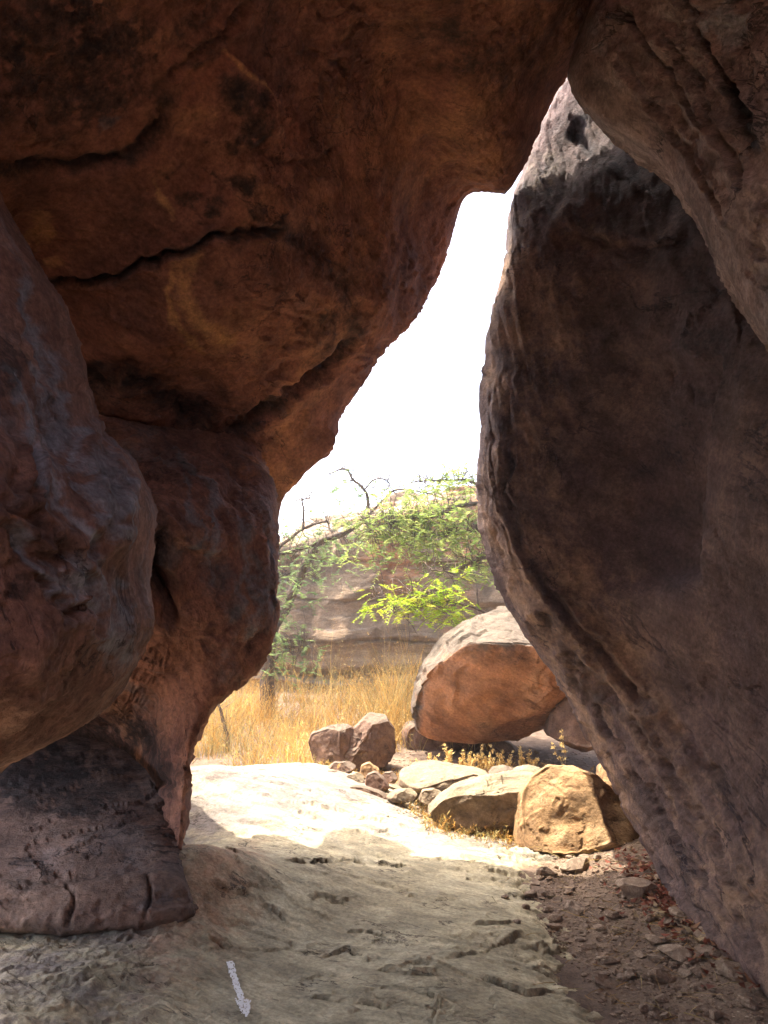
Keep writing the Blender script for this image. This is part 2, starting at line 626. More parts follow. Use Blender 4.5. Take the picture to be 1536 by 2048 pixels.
ctrl += [np.array(a) for a in [(0, 1.0, -0.02), (-1.2, 1.0, 0.12), (1.2, 1.0, -0.1), (0, -2, -0.02), (-1.5, -2, 0.1), (1.8, -2, -0.25), (1.8, 1, -0.25),
                               (-1.9, 4.6, 0.0), (-2.8, 4.5, -0.1), (-2.4, 6.5, -0.25), (-1.7, 6.0, -0.1), (-2.2, 3.0, 0.12), (-0.9, 9.6, -0.25), (0.0, 9.3, -0.3), (-2.2, 9.6, -0.2), (1.2, 8.0, -0.5), (2.2, 5.5, -0.5)]]
ctrl = np.array(ctrl)


def tps_fit(xy, z, lam=0.002):
    n = len(xy)
    r = np.linalg.norm(xy[:, None] - xy[None], axis=2)
    K = np.where(r > 0, r * r * np.log(r + 1e-12), 0) + lam * np.eye(n)
    Pm = np.hstack([np.ones((n, 1)), xy])
    A = np.block([[K, Pm], [Pm.T, np.zeros((3, 3))]])
    s = np.linalg.solve(A, np.concatenate([z, np.zeros(3)]))
    return s


TPS = tps_fit(ctrl[:, :2], ctrl[:, 2])


def slab_base(x, y):
    sh = x.shape
    q = np.stack([x.ravel(), y.ravel()], 1)
    out = TPS[-3] + q @ TPS[-2:]
    for (c, w) in zip(ctrl, TPS):
        r2 = (q[:, 0] - c[0]) ** 2 + (q[:, 1] - c[1]) ** 2
        out = out + w * 0.5 * r2 * np.log(r2 + 1e-12)
    return out.reshape(sh)


def hit_base(px, py, fn):
    """where the picture ray meets the height field"""
    d = ray(px, py)
    ts = np.linspace(1.5, 16, 400)
    pts = CAM + ts[:, None] * d
    z = fn(pts[:, 0], pts[:, 1])
    k = np.where(pts[:, 2] < z)[0]
    if not len(k):
        return pts[-1]
    k = k[0]
    lo, hi = ts[max(k - 1, 0)], ts[k]
    for _ in range(18):
        mid = 0.5 * (lo + hi)
        q = CAM + mid * d
        if q[2] < fn(np.array([q[0]]), np.array([q[1]]))[0]: hi = mid
        else: lo = mid
    return CAM + hi * d


SLAB_CRACKS = [
    ([(560, 1722), (640, 1728), (700, 1722), (742, 1733)], .022), ([(748, 1729), (790, 1734), (828, 1733)], .022),
    ([(905, 1700), (970, 1740), (1045, 1757)], .018), ([(915, 1757), (1005, 1761)], .012),
    ([(880, 1922), (940, 1912), (1000, 1890), (1065, 1870)], .02), ([(640, 1917), (700, 1905), (752, 1932)], .012),
    ([(752, 1942), (800, 1951), (895, 1956)], .024), ([(945, 1945), (1000, 1972), (1060, 1992), (1115, 1983)], .018),
    ([(975, 1716), (1060, 1713), (1105, 1707)], .014), ([(560, 1602), (640, 1612), (705, 1628)], .018),
    ([(575, 1622), (640, 1632)], .012), ([(690, 1632), (785, 1642)], .016), ([(690, 1660), (740, 1668), (790, 1658)], .014),
    ([(528, 1808), (560, 1832), (578, 1862)], .014), ([(450, 1690), (475, 1722), (505, 1745)], .014),
    ([(428, 1768), (470, 1792), (502, 1786)], .014), ([(858, 1978), (882, 2008), (862, 2048)], .012),
    ([(1030, 1800), (1075, 1790), (1100, 1800)], .014), ([(560, 1578), (620, 1582), (660, 1590)], .01),
    ([(1080, 1915), (1130, 1905), (1190, 1900)], .014), ([(1060, 1945), (1120, 1938), (1185, 1936)], .016),
    ([(620, 1790), (690, 1800), (730, 1790)], .008), ([(400, 1880), (440, 1888), (462, 1902)], .016),
    ([(600, 1990), (680, 2000), (760, 1990)], .008), ([(455, 1640), (520, 1650), (590, 1680)], .008),
]
CR_W = []
_cr = np.random.default_rng(21)
for _ in range(34):          # short hairline splits between the long ones
    a = _cr.uniform(440, 1090); b = _cr.uniform(1580, 2030)
    l = _cr.uniform(35, 110); k = _cr.uniform(-.1, .4)
    SLAB_CRACKS.append(([(a, b), (a + l * .5, b + l * .5 * k + _cr.normal(0, 3)), (a + l, b + l * k)], _cr.uniform(.006, .012)))
for pts, h in SLAB_CRACKS:
    CR_W.append((np.array([hit_base(a, b, slab_base)[:2] for a, b in pts]), h))


def slab_z(x, y):
    sh = x.shape
    x = x.ravel(); y = y.ravel()
    z = slab_base(x, y)
    p = np.stack([x, y, np.zeros_like(x)], 1)
    z = z + 0.012 * fbm(p * 1.1, 3) + 0.0045 * fbm(p * 6, 4, 0.6, 9.)
    # exfoliating sheets, their edges running across the passage
    q = aniso(p, (1, -0.45, 0), 2.6)
    m = smooth(-0.1, 0.3, fbm(p * 1.3, 2, 0.5, 60.))
    z = z + 0.010 * m * (flakes(q * 1.7, 2.2, 3.0, 4) - 0.5)
    m2 = smooth(0.0, 0.35, fbm(p * 2.1, 2, 0.5, 80.))
    z = z + 0.009 * m2 * (flakes(q * 4.2, 2.0, 23.0, 4) - 0.5)
    q2 = aniso(p, (1, -0.6, 0), 5)
    z = z + 0.0022 * ridged(q2 * 6.0, 3, 0.5, 31.) * smooth(-0.2, 0.3, fbm(p * 0.9, 2, 0.5, 90.))
    # crumbling edge towards the gravel
    z = z + smooth(-.015, -.065, z) * smooth(.2, .5, x) * (0.02 * fbm(p * 7, 4, .6, 66.) + 0.02 * (flakes(p * 3.0, 2.0, 67., 3) - .5))
    # rough weathered rock low on the left
    left = smooth(-0.75, -1.15, x) * smooth(5.2, 4.2, y)
    z = z + left * (0.014 * (flakes(p * 2.6, 2.0, 50., 5) - 0.4) + 0.015 * fbm(p * 6, 5, 0.66, 13.))
    wob = 0.02 * np.stack([fbm(p * 9, 3, 0.65, 1.), fbm(p * 9, 3, 0.65, 2.)], 1)
    for pts, h in CR_W:
        D, S, T = poly_dist(x + wob[:, 0], y + wob[:, 1], pts)
        tp = smooth(0, 0.2, T) * smooth(1, 0.8, T)
        s = D * S
        near = D < 0.6
        gate = smooth(-0.35, 0.25, wob[:, 0] * 45)
        f = smooth(-0.002, 0.003, s) * np.exp(-np.maximum(s, 0) / 0.12) * h * 1.4 * (0.3 + 0.7 * gate)
        g = -h * 1.9 * np.exp(-((s + 0.003) / 0.0055) ** 2) * gate
        z = z + np.where(near, (f + g) * tp, 0)
    return z.reshape(sh)


def dirt_z(x, y):
    sh = x.shape
    x = x.ravel(); y = y.ravel()
    p = np.stack([x, y, np.zeros_like(x)], 1)
    z = -0.07 + 0.02 * fbm(p * 1.5, 3) + 0.012 * fbm(p * 7, 3, 0.55, 4.)
    z = z + 0.16 * smooth(6.5, 9.0, y) + 0.25 * smooth(9.5, 14, y)
    z = z + 0.10 * smooth(1.2, 1.9, x) * smooth(8.0, 6.0, y)
    z = z - 0.06 * smooth(-0.2, -0.8, x) * smooth(7, 8, y) * smooth(11, 9, y)
    far = smooth(25, 60, np.hypot(x, y))
    z = z * (1 - far) + far * (0.2 + 0.8 * fbm(p * 0.02, 2))
    return z.reshape(sh)


def axis(lo, hi, near_lo, near_hi, fine, growth=1.25):
    a = list(np.arange(near_lo, near_hi, fine))
    s = fine
    v = near_hi
    while v < hi:
        a.append(v); s *= growth; v += s
    a.append(hi)
    s = fine; v = near_lo - fine; b = []
    while v > lo:
        b.append(v); s *= growth; v -= s
    b.append(lo)
    return np.array(b[::-1] + a)


def height_mesh(name, xs, ys, fn, mat):
    X, Y = np.meshgrid(xs, ys, indexing='ij')
    Z = fn(X, Y)
    v = np.stack([X, Y, Z], -1).reshape(-1, 3)
    me = mk_mesh(name, v, grid_quads(len(xs), len(ys)))
    if me.polygons[0].normal.z < 0:
        me.flip_normals()
    return v, link(name, me, mat)


ys = [-2.0]
while ys[-1] < 9.4:
    Yv = ys[-1]
    ys.append(Yv + (0.10 if Yv < 2.6 else 0.0012 * Yv ** 1.55 + 0.002))
xs = axis(-3.0, 2.4, -1.7, 1.45, 0.0075)
v, o = height_mesh('rock_slab', xs, np.array(ys), slab_z, M['slab'])
mk = np.zeros((len(v), 3), np.float32)
lf = smooth(-0.7, -1.2, v[:, 0]) * smooth(5.2, 4.0, v[:, 1])
far = smooth(5.2, 6.2, v[:, 1])
lf = lf * np.clip(0.75 + 0.9 * fbm(v * 2.2, 4, .6, 75.), 0, 1)
mk[:, 1] = np.maximum(lf * 0.75, far * np.clip(0.62 + 1.0 * fbm(aniso(v, (1, -.5, 0), 3) * 1.6, 4, .6, 15.), 0, 1))
mk[:, 0] = 0.5 * far * smooth(.25, .6, fbm(aniso(v, (1, -.4, 0), 4) * 3.5, 4, .6, 25.))
mk[:, 2] = 0.8 * np.exp(-(((v[:, 0] + 0.95) / 0.28) ** 2 + ((v[:, 1] - 4.6) / 1.1) ** 2))
set_mask(o.data, mk)
tag(o, kind='structure')

xs = axis(-150, 150, -2.2, 3.2, 0.03, 1.3)
ys = axis(-60, 250, 2.8, 11.0, 0.03, 1.3)
v, o = height_mesh('ground', xs, ys, dirt_z, M['dirt'])
tag(o, kind='structure')

# ------------------------------------------------------------------ cave roof
def W(x, y, z): return np.array([x, y, z], float)


def roof_row(lip, ins, w1, w2, back=-0.6):
    L = P(lip[0] + 12 * float(smooth(200, 330, lip[1]) * smooth(1000, 880, lip[1])), lip[1], lip[2])
    return [L + W(back * 2.4, -3.2, 2.4), L + W(back, -0.7, 1.5), L + W(back * 0.25, 0.12, 0.45), L] + [P(*a) for a in ins] + [W(*w1), W(w2[0], -1.6, w2[2])]


rows = [
    roof_row((1500, -60, 5.6), [(1500, -160, 5.0), (1500, -300, 4.2), (1500, -500, 3.2)], (2.2, 1, 4.4), (2.2, -1.5, 4.0), 0),
    roof_row((1250, 40, 5.9), [(1230, -60, 4.9), (1220, -180, 4.2), (1210, -350, 3.4)], (1.8, 1, 4.7), (1.8, -1.5, 4.2), 0),
    roof_row((1122, 172, 5.95), [(1090, 60, 4.8), (1060, -60, 4.1), (1030, -300, 3.2)], (1.2, 1, 5.1), (1.2, -1.5, 4.6), 0),
    roof_row((1040, 335, 6.1), [(995, 190, 4.95), (945, 50, 4.3), (900, -150, 3.6)], (.6, 1, 5.2), (.6, -1.5, 4.8), -.1),
    roof_row((1001, 404, 6.3), [(930, 270, 5.2), (870, 110, 4.6), (820, -100, 3.7)], (.2, 1, 5.3), (.2, -1.5, 4.8), -.2),
    roof_row((930, 409, 6.3), [(862, 305, 5.4), (790, 140, 4.7), (730, -80, 3.7)], (-.1, 1, 5.3), (-.1, -1.5, 4.8), -.4),
    roof_row((894, 503, 6.6), [(820, 405, 5.55), (720, 210, 4.6), (640, -60, 3.6)], (-.4, 1, 5.2), (-.4, -1.5, 4.7), -.6),
    roof_row((852, 598, 6.5), [(775, 505, 5.5), (650, 290, 4.55), (540, -30, 3.5)], (-.7, 1, 5.0), (-.7, -1.5, 4.5), -.6),
    roof_row((802, 670, 6.45), [(730, 605, 5.5), (600, 390, 4.5), (440, 40, 3.4)], (-1, 1, 4.8), (-1, -1.5, 4.3), -.6),
    roof_row((731, 741, 6.4), [(670, 670, 5.5), (545, 480, 4.4), (335, 125, 3.4)], (-1.25, 1, 4.4), (-1.3, -1.5, 3.9), -.6),
    roof_row((669, 831, 6.35), [(610, 735, 5.5), (460, 560, 4.35), (230, 225, 3.4)], (-1.45, 1.1, 4.0), (-1.5, -1.5, 3.5), -.6),
    roof_row((641, 899, 6.3), [(560, 800, 5.55), (380, 640, 4.4), (130, 335, 3.5)], (-1.6, 1.2, 3.5), (-1.7, -1.5, 3.1), -.6),
    roof_row((563, 990, 6.2), [(490, 850, 5.6), (300, 720, 4.65), (50, 450, 3.75)], (-1.8, 1.5, 3.1), (-1.9, -1.5, 2.7), -.6),
    roof_row((542, 1050, 6.1), [(450, 890, 5.75), (250, 800, 5.0), (0, 560, 4.2)], (-2.1, 2, 2.7), (-2.2, -1.5, 2.4), -.6),
    roof_row((500, 1150, 6.0), [(400, 980, 6.0), (200, 880, 5.5), (-100, 700, 4.7)], (-2.5, 2.2, 2.2), (-2.6, -1.5, 2.0), -.6),
]
r = Rock(rows, 4.8, lo=2.9)
r.noise(0.07, 0.7, 3)
r.noise(0.022, 2.6, 4, 0.5, 3.)
# the rounded "eye" lobe and the folds that part it from its neighbours
r.blob(520, 620, 190, 170, 0.05, rot=30, soft=0.9)
r.blob(330, 700, 220, 150, 0.03, soft=1.0)
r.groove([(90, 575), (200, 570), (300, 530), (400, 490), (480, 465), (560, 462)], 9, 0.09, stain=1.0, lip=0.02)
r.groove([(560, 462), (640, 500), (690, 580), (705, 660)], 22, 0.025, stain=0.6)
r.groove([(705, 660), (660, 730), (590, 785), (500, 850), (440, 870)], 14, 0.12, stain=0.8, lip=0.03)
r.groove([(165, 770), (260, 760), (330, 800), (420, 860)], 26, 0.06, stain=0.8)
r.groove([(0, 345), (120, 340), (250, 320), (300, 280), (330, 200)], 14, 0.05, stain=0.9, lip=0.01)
r.groove([(340, 150), (400, 100), (470, 40), (480, 0)], 9, 0.05, stain=0.5, lip=0.03)
r.groove([(510, 300), (560, 330), (640, 320), (690, 280)], 7, 0.025, stain=0.5)
r.groove([(600, 110), (650, 110), (700, 150)], 7, 0.02, stain=0.5)
r.groove([(785, 270), (800, 200), (830, 140)], 6, 0.02, stain=0.3)
r.groove([(380, 440), (450, 460), (540, 440)], 6, 0.02, stain=0.4)
r.step([(340, 250), (400, 150), (470, 110), (520, 160), (565, 280)], 0.05, 80)
r.step([(430, 780), (520, 730), (600, 690), (650, 640)], 0.03, 50)
r.step([(440, 800), (520, 770), (600, 740)], 0.04, 40)
# soot-black and pale patches
r.blob(490, 220, 105, 125, ch=0, val=0.75, wob=70, rot=-25, soft=0.8, rag=0.5)
r.blob(420, 385, 115, 65, ch=0, val=0.75, wob=70, rot=20, soft=0.8, rag=0.4)
r.blob(530, 420, 80, 32, ch=0, val=0.75, wob=70, rot=15, soft=0.8, rag=0.4)
r.blob(130, 150, 260, 200, ch=0, val=0.75, soft=0.7, rag=0.5)
r.blob(400, 60, 80, 120, ch=0, val=0.6, soft=0.6, rag=0.5)
r.blob(960, 110, 330, 190, ch=0, val=0.5, rot=25, soft=0.9, rag=0.5)
r.blob(150, 60, 330, 150, ch=0, val=0.8, soft=0.8, rag=0.4)
r.blob(640, 670, 60, 90, ch=0, val=0.55, rot=15, soft=0.7, rag=0.5)
r.streak([(420, 490), (370, 540), (365, 600), (410, 660), (500, 700)], 22, 2, 0.75)
r.streak([(355, 520), (335, 590), (350, 650), (390, 700), (430, 720)], 8, 2, 0.9)
r.streak([(310, 350), (330, 400), (350, 455)], 8, 2, 0.9)
r.streak([(430, 80), (470, 130), (530, 180), (560, 230)], 7, 2, 0.8)
r.blob(80, 480, 60, 60, ch=2, val=0.8, soft=0.8, rag=0.4)
r.blob(105, 545, 30, 20, ch=2, val=0.9, soft=0.8)
r.blob(380, 230, 120, 60, ch=2, val=0.35, soft=0.8, rag=0.4)
r.blob(215, 240, 60, 25, ch=1, val=0.6, rot=-40, soft=0.8, rag=0.4)
r.flake(0.028, 2.4, 2.5, 11., d=(1, 0.3, -0.5), kk=2.2, thr=-0.1)
r.flake(0.014, 6.0, 2.2, 31., d=(1, 0.3, -0.5), kk=2.4, thr=-0.05)
r.noise(0.006, 12, 3, 0.6, 8.)
o = r.build('cave_roof', M['roof'])
tag(o, 'red brown cave ceiling with dark soot patches and a round eye shaped lobe', 'cave ceiling')

# ------------------------------------------------------------------ left pillar
def rowp(pts): return [P(*a) for a in pts]


rows = [rowp(a) for a in [
    [(-250, 470, 5.2), (0, 560, 5.4), (150, 640, 5.7), (300, 690, 5.9), (420, 740, 6.3), (500, 780, 6.6), (510, 790, 6.9), (430, 790, 7.2)],
    [(-250, 640, 4.6), (0, 720, 4.95), (150, 765, 5.3), (300, 800, 5.6), (410, 840, 5.75), (490, 870, 5.9), (500, 875, 6.3), (420, 870, 6.9)],
    [(-250, 760, 4.2), (0, 800, 4.5), (150, 850, 4.95), (300, 880, 5.2), (420, 905, 5.38), (516, 930, 5.55), (522, 935, 5.9), (420, 935, 6.5)],
    [(-250, 880, 3.8), (0, 900, 4.05), (150, 935, 4.4), (300, 965, 4.62), (430, 975, 4.82), (534, 985, 5.22), (532, 988, 5.7), (420, 980, 6.4)],
    [(-250, 1000, 3.5), (0, 1000, 3.75), (200, 1020, 3.95), (340, 1040, 4.15), (450, 1045, 4.5), (544, 1045, 5.1), (536, 1045, 5.6), (420, 1045, 6.4)],
    [(-250, 1150, 3.5), (0, 1140, 3.8), (230, 1140, 4.1), (330, 1150, 4.2), (440, 1150, 4.45), (552, 1150, 5.0), (542, 1150, 5.5), (420, 1150, 6.4)],
    [(-250, 1240, 3.6), (0, 1240, 3.9), (230, 1235, 4.25), (330, 1235, 4.3), (430, 1235, 4.45), (547, 1235, 4.95), (536, 1235, 5.4), (410, 1235, 6.3)],
    [(-250, 1320, 4.2), (0, 1310, 4.6), (230, 1310, 4.7), (340, 1310, 4.6), (420, 1310, 4.55), (523, 1312, 4.9), (510, 1312, 5.3), (390, 1310, 6.2)],
    [(-250, 1390, 5.6), (0, 1390, 6.0), (200, 1390, 5.9), (310, 1385, 5.4), (390, 1380, 4.65), (462, 1382, 4.8), (450, 1382, 5.4), (340, 1382, 6.8)],
    [(-250, 1450, 6.3), (0, 1450, 6.7), (180, 1445, 6.6), (290, 1440, 5.9), (365, 1435, 4.75), (411, 1432, 4.75), (402, 1432, 5.3), (310, 1432, 7.0)],
    [(-250, 1500, 6.6), (0, 1500, 7.0), (180, 1500, 6.9), (285, 1495, 6.2), (352, 1490, 4.78), (391, 1490, 4.7), (384, 1490, 5.3), (300, 1490, 7.2)],
    [(-250, 1560, 6.7), (0, 1560, 7.1), (180, 1560, 7.0), (285, 1560, 6.2), (347, 1560, 4.72), (381, 1560, 4.65), (375, 1560, 5.2), (300, 1560, 7.2)],
    [(-250, 1640, 6.4), (0, 1640, 6.8), (180, 1640, 6.7), (285, 1640, 5.9), (340, 1640, 4.65), (377, 1640, 4.6), (370, 1640, 5.1), (300, 1640, 7.0)],
    [(-250, 1760, 5.6), (0, 1740, 6.0), (180, 1740, 5.9), (290, 1740, 5.3), (335, 1740, 4.6), (364, 1740, 4.5), (359, 1740, 5.0), (280, 1740, 6.4)],
    [(-250, 1860, 5.0), (0, 1840, 5.4), (180, 1840, 5.3), (290, 1840, 4.9), (330, 1840, 4.6), (355, 1840, 4.45), (345, 1840, 4.8), (250, 1840, 5.4)],
]]
r = Rock(rows, 4.8, hi=5.1)
r.noise(0.06, 1.2, 3, 0.5, 2.)
r.noise(0.02, 4, 3, 0.5, 21.)
# crease and hole beside the bulge
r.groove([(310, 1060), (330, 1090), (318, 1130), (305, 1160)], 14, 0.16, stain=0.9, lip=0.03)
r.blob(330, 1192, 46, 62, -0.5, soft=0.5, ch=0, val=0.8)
r.step([(345, 1075), (400, 1100), (470, 1130)], -0.05, 60)
r.groove([(420, 1290), (450, 1180), (470, 1130)], 10, 0.03, stain=0.3)
r.groove([(430, 1330), (455, 1270), (480, 1230)], 6, 0.03, stain=0.3)
r.groove([(470, 1370), (500, 1300), (530, 1240)], 5, 0.03, stain=0.5)
r.groove([(320, 870), (380, 930), (460, 990), (500, 1040)], 12, 0.04)
r.groove([(440, 900), (480, 950), (490, 1000)], 10, 0.05, stain=0.4)
r.step([(240, 880), (330, 900), (410, 930), (470, 950)], 0.06, 70)
r.groove([(545, 1070), (548, 1150), (543, 1240)], 8, 0.02, stain=0.8)
r.groove([(60, 1500), (200, 1470), (330, 1480)], 18, 0.05)
r.groove([(150, 1575), (260, 1560), (340, 1575)], 14, 0.05)
for pts in ([(410, 960), (440, 1080), (430, 1200)], [(470, 1000), (490, 1130), (470, 1260)], [(500, 1080), (515, 1180), (490, 1300)], [(360, 960), (400, 1050), (400, 1120)], [(330, 900), (390, 960), (460, 1030)], [(530, 1020), (535, 1150), (520, 1260)]):
    r.streak(pts, 11, 1, 0.8, wob=20)
r.blob(430, 1110, 60, 170, ch=1, val=0.45, rot=-10, soft=0.8, rag=0.5)
r.blob(390, 1180, 60, 50, ch=2, val=0.4, soft=0.8, rag=0.5)
r.blob(520, 930, 50, 60, ch=2, val=0.55, soft=0.8, rag=0.4)
r.blob(330, 940, 120, 60, ch=0, val=0.4, rot=20, soft=0.8, rag=0.5)
r.blob(180, 1540, 280, 190, ch=0, val=0.8, soft=0.6, rag=0.4)  # recess wall painted darker to deepen its shadow
r.flake(0.03, 3.0, 2.3, 13., d=(0.3, 0.2, -1), kk=2.0, thr=-0.1)
r.flake(0.015, 8.0, 2.2, 43., d=(0.2, 0.1, -1), kk=2.6, thr=-0.1)
r.noise(0.006, 14, 3, 0.6, 8.)
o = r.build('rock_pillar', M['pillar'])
tag(o, 'weathered red rock pillar with a dark hole standing left of the cave opening', 'rock pillar')

# ------------------------------------------------------------------ near bulge on the left
rows = [rowp(a) for a in [
    [(-1500, -500, 0.9), (-800, -350, 1.6), (-450, -250, 2.1), (-280, -200, 2.4), (-200, -150, 2.8), (-210, -140, 3.3), (-400, -140, 4.0)],
    [(-1500, 100, 0.8), (-700, 120, 1.5), (-330, 140, 2.1), (-180, 160, 2.4), (-100, 180, 2.8), (-110, 180, 3.3), (-300, 180, 4.0)],
    [(-1500, 420, 0.8), (-650, 420, 1.45), (-230, 420, 2.1), (-80, 420, 2.45), (0, 422, 2.9), (-15, 422, 3.3), (-200, 422, 4.0)],
    [(-1500, 600, 0.8), (-600, 600, 1.45), (-150, 600, 2.1), (20, 600, 2.55), (111, 592, 3.0), (104, 592, 3.4), (-80, 592, 4.0)],
    [(-1500, 700, 0.8), (-600, 700, 1.45), (-120, 700, 2.05), (50, 700, 2.5), (142, 695, 3.02), (134, 695, 3.4), (-50, 692, 4.0)],
    [(-1500, 800, 0.8), (-600, 800, 1.45), (-100, 800, 2.0), (80, 800, 2.5), (166, 800, 3.05), (158, 800, 3.4), (-30, 800, 4.0)],
    [(-1500, 870, 0.8), (-600, 870, 1.45), (-80, 870, 2.0), (110, 870, 2.5), (193, 872, 3.05), (190, 872, 3.4), (10, 870, 4.0)],
    [(-1500, 930, 0.8), (-600, 930, 1.45), (-60, 940, 1.95), (160, 935, 2.45), (256, 926, 3.0), (252, 926, 3.4), (60, 935, 4.0)],
    [(-1500, 1030, 0.8), (-600, 1040, 1.45), (-50, 1050, 1.9), (180, 1045, 2.4), (304, 1030, 2.95), (300, 1030, 3.4), (100, 1040, 4.0)],
    [(-1500, 1150, 0.8), (-600, 1160, 1.45), (-50, 1170, 1.95), (180, 1165, 2.4), (292, 1152, 2.9), (286, 1152, 3.3), (100, 1155, 4.0)],
    [(-1500, 1270, 0.8), (-600, 1280, 1.45), (-50, 1290, 1.95), (180, 1285, 2.4), (292, 1262, 2.85), (284, 1265, 3.25), (100, 1275, 4.0)],
    [(-1500, 1400, 0.8), (-600, 1400, 1.45), (-60, 1400, 2.0), (120, 1400, 2.4), (222, 1394, 2.8), (205, 1400, 3.2), (50, 1410, 3.9)],
    [(-1500, 1500, 0.85), (-600, 1480, 1.5), (-150, 1480, 2.05), (40, 1480, 2.4), (140, 1462, 2.75), (110, 1475, 3.1), (-40, 1490, 3.8)],
    [(-1500, 1600, 0.95), (-600, 1560, 1.65), (-250, 1550, 2.15), (-60, 1545, 2.45), (40, 1530, 2.75), (10, 1545, 3.1), (-120, 1560, 3.7)],
    [(-1500, 1720, 1.1), (-700, 1640, 1.9), (-380, 1600, 2.35), (-200, 1590, 2.6), (-100, 1585, 2.8), (-120, 1590, 3.1), (-220, 1590, 3.6)],
    [(-1500, 1760, 1.6), (-700, 1650, 2.3), (-400, 1610, 2.7), (-250, 1600, 2.9), (-160, 1595, 3.0), (-180, 1595, 3.2), (-260, 1595, 3.6)],
]]
rows = [[W(-1.5, -3.2, max(0.0, row[0][2] if k < 12 else 0.9))] + row for k, row in enumerate(rows)]
r = Rock(rows, 4.8, hi=5.1)
r.noise(0.05, 1.3, 3, 0.5, 6.)
r.noise(0.018, 4.5, 3, 0.5, 26.)
r.blob(40, 1300, 130, 230, 0.06, soft=1.0)
r.blob(230, 1030, 80, 130, 0.05, soft=1.0)
# folds running down the bulge
r.groove([(200, 880), (230, 960), (215, 1050), (160, 1120), (60, 1110), (0, 1060)], 16, 0.035, lip=0.015)
r.groove([(0, 1010), (60, 1030), (120, 1100), (190, 1180), (200, 1260)], 14, 0.035, lip=0.02)
r.groove([(60, 1150), (90, 1200), (110, 1240), (180, 1215)], 12, 0.04, lip=0.015)
r.groove([(70, 880), (80, 960), (60, 1000)], 10, 0.03, lip=0.015)
r.groove([(110, 620), (130, 720), (150, 800)], 10, 0.02)
r.groove([(60, 560), (90, 700), (100, 860)], 16, 0.025)
r.groove([(0, 780), (40, 880), (30, 1000)], 16, 0.03)
r.groove([(10, 1380), (80, 1370), (170, 1340)], 12, 0.015)
r.groove([(85, 1455), (150, 1450), (210, 1400)], 6, 0.01, stain=0.3)
for pts in ([(40, 520), (80, 660), (95, 800), (140, 930)], [(70, 600), (110, 740), (130, 860), (190, 960)], [(20, 700), (60, 850), (90, 980), (130, 1080)], [(100, 900), (130, 1020), (190, 1120), (230, 1220)], [(0, 1040), (60, 1120), (120, 1200), (170, 1240)], [(200, 900), (250, 1000), (262, 1110)], [(240, 1150), (262, 1230), (240, 1320)]):
    r.streak(pts, 13, 1, 0.9, wob=22)
r.blob(193, 1128, 11, 10, -0.05, soft=0.7, ch=0, val=0.9, wob=4)
r.blob(283, 1085, 10, 18, -0.04, soft=0.7, ch=0, val=0.5, wob=4)
r.blob(215, 990, 85, 160, ch=1, val=1.0, rot=-20, soft=0.8, rag=0.5)
r.blob(150, 1170, 130, 90, ch=1, val=1.0, rot=35, soft=0.8, rag=0.5)
r.blob(250, 1270, 60, 150, ch=1, val=0.8, soft=0.8, rag=0.5)
r.blob(110, 900, 60, 180, ch=1, val=0.5, rot=-15, soft=0.8, rag=0.5)
r.blob(120, 1040, 60, 50, ch=2, val=0.4, soft=0.8, rag=0.5)
r.blob(40, 1030, 60, 30, ch=2, val=0.5, soft=0.8, rag=0.5)
r.blob(30, 1180, 60, 70, ch=0, val=0.6, soft=0.8, rag=0.5)
r.blob(20, 700, 80, 200, ch=0, val=0.55, soft=0.8, rag=0.5)
r.flake(0.018, 3.2, 2.3, 15., d=(0.2, 0.2, -1), kk=2.2, thr=0.0)
r.flake(0.008, 10.0, 2.2, 45., d=(0.3, 0.1, -1), kk=2.0, thr=-0.05)
r.noise(0.004, 18, 3, 0.6, 8.)
o = r.build('rock_bulge', M['bulge'])
tag(o, 'smooth grey and brown bulging rock hanging down at the near left wall', 'rock wall')

# ------------------------------------------------------------------ unseen rock added behind the viewer to hold back rear light, sky gap above
rows = [[W(x, -3.0 + 0.5 * math.sin(2 * x + z), z) for z in (-0.3, 0.8, 1.9, 2.8, 3.4)] + [W(x, -4.2, 3.6), W(x, -5.5, 3.0)] for x in np.linspace(-3.0, 4.0, 6)]
r = Rock(rows, 12)
r.noise(0.12, 0.9, 4)
o = r.build('rear_rock', M['pillar'])
tag(o, 'brown rock wall closing the passage behind the viewer', 'rock wall')

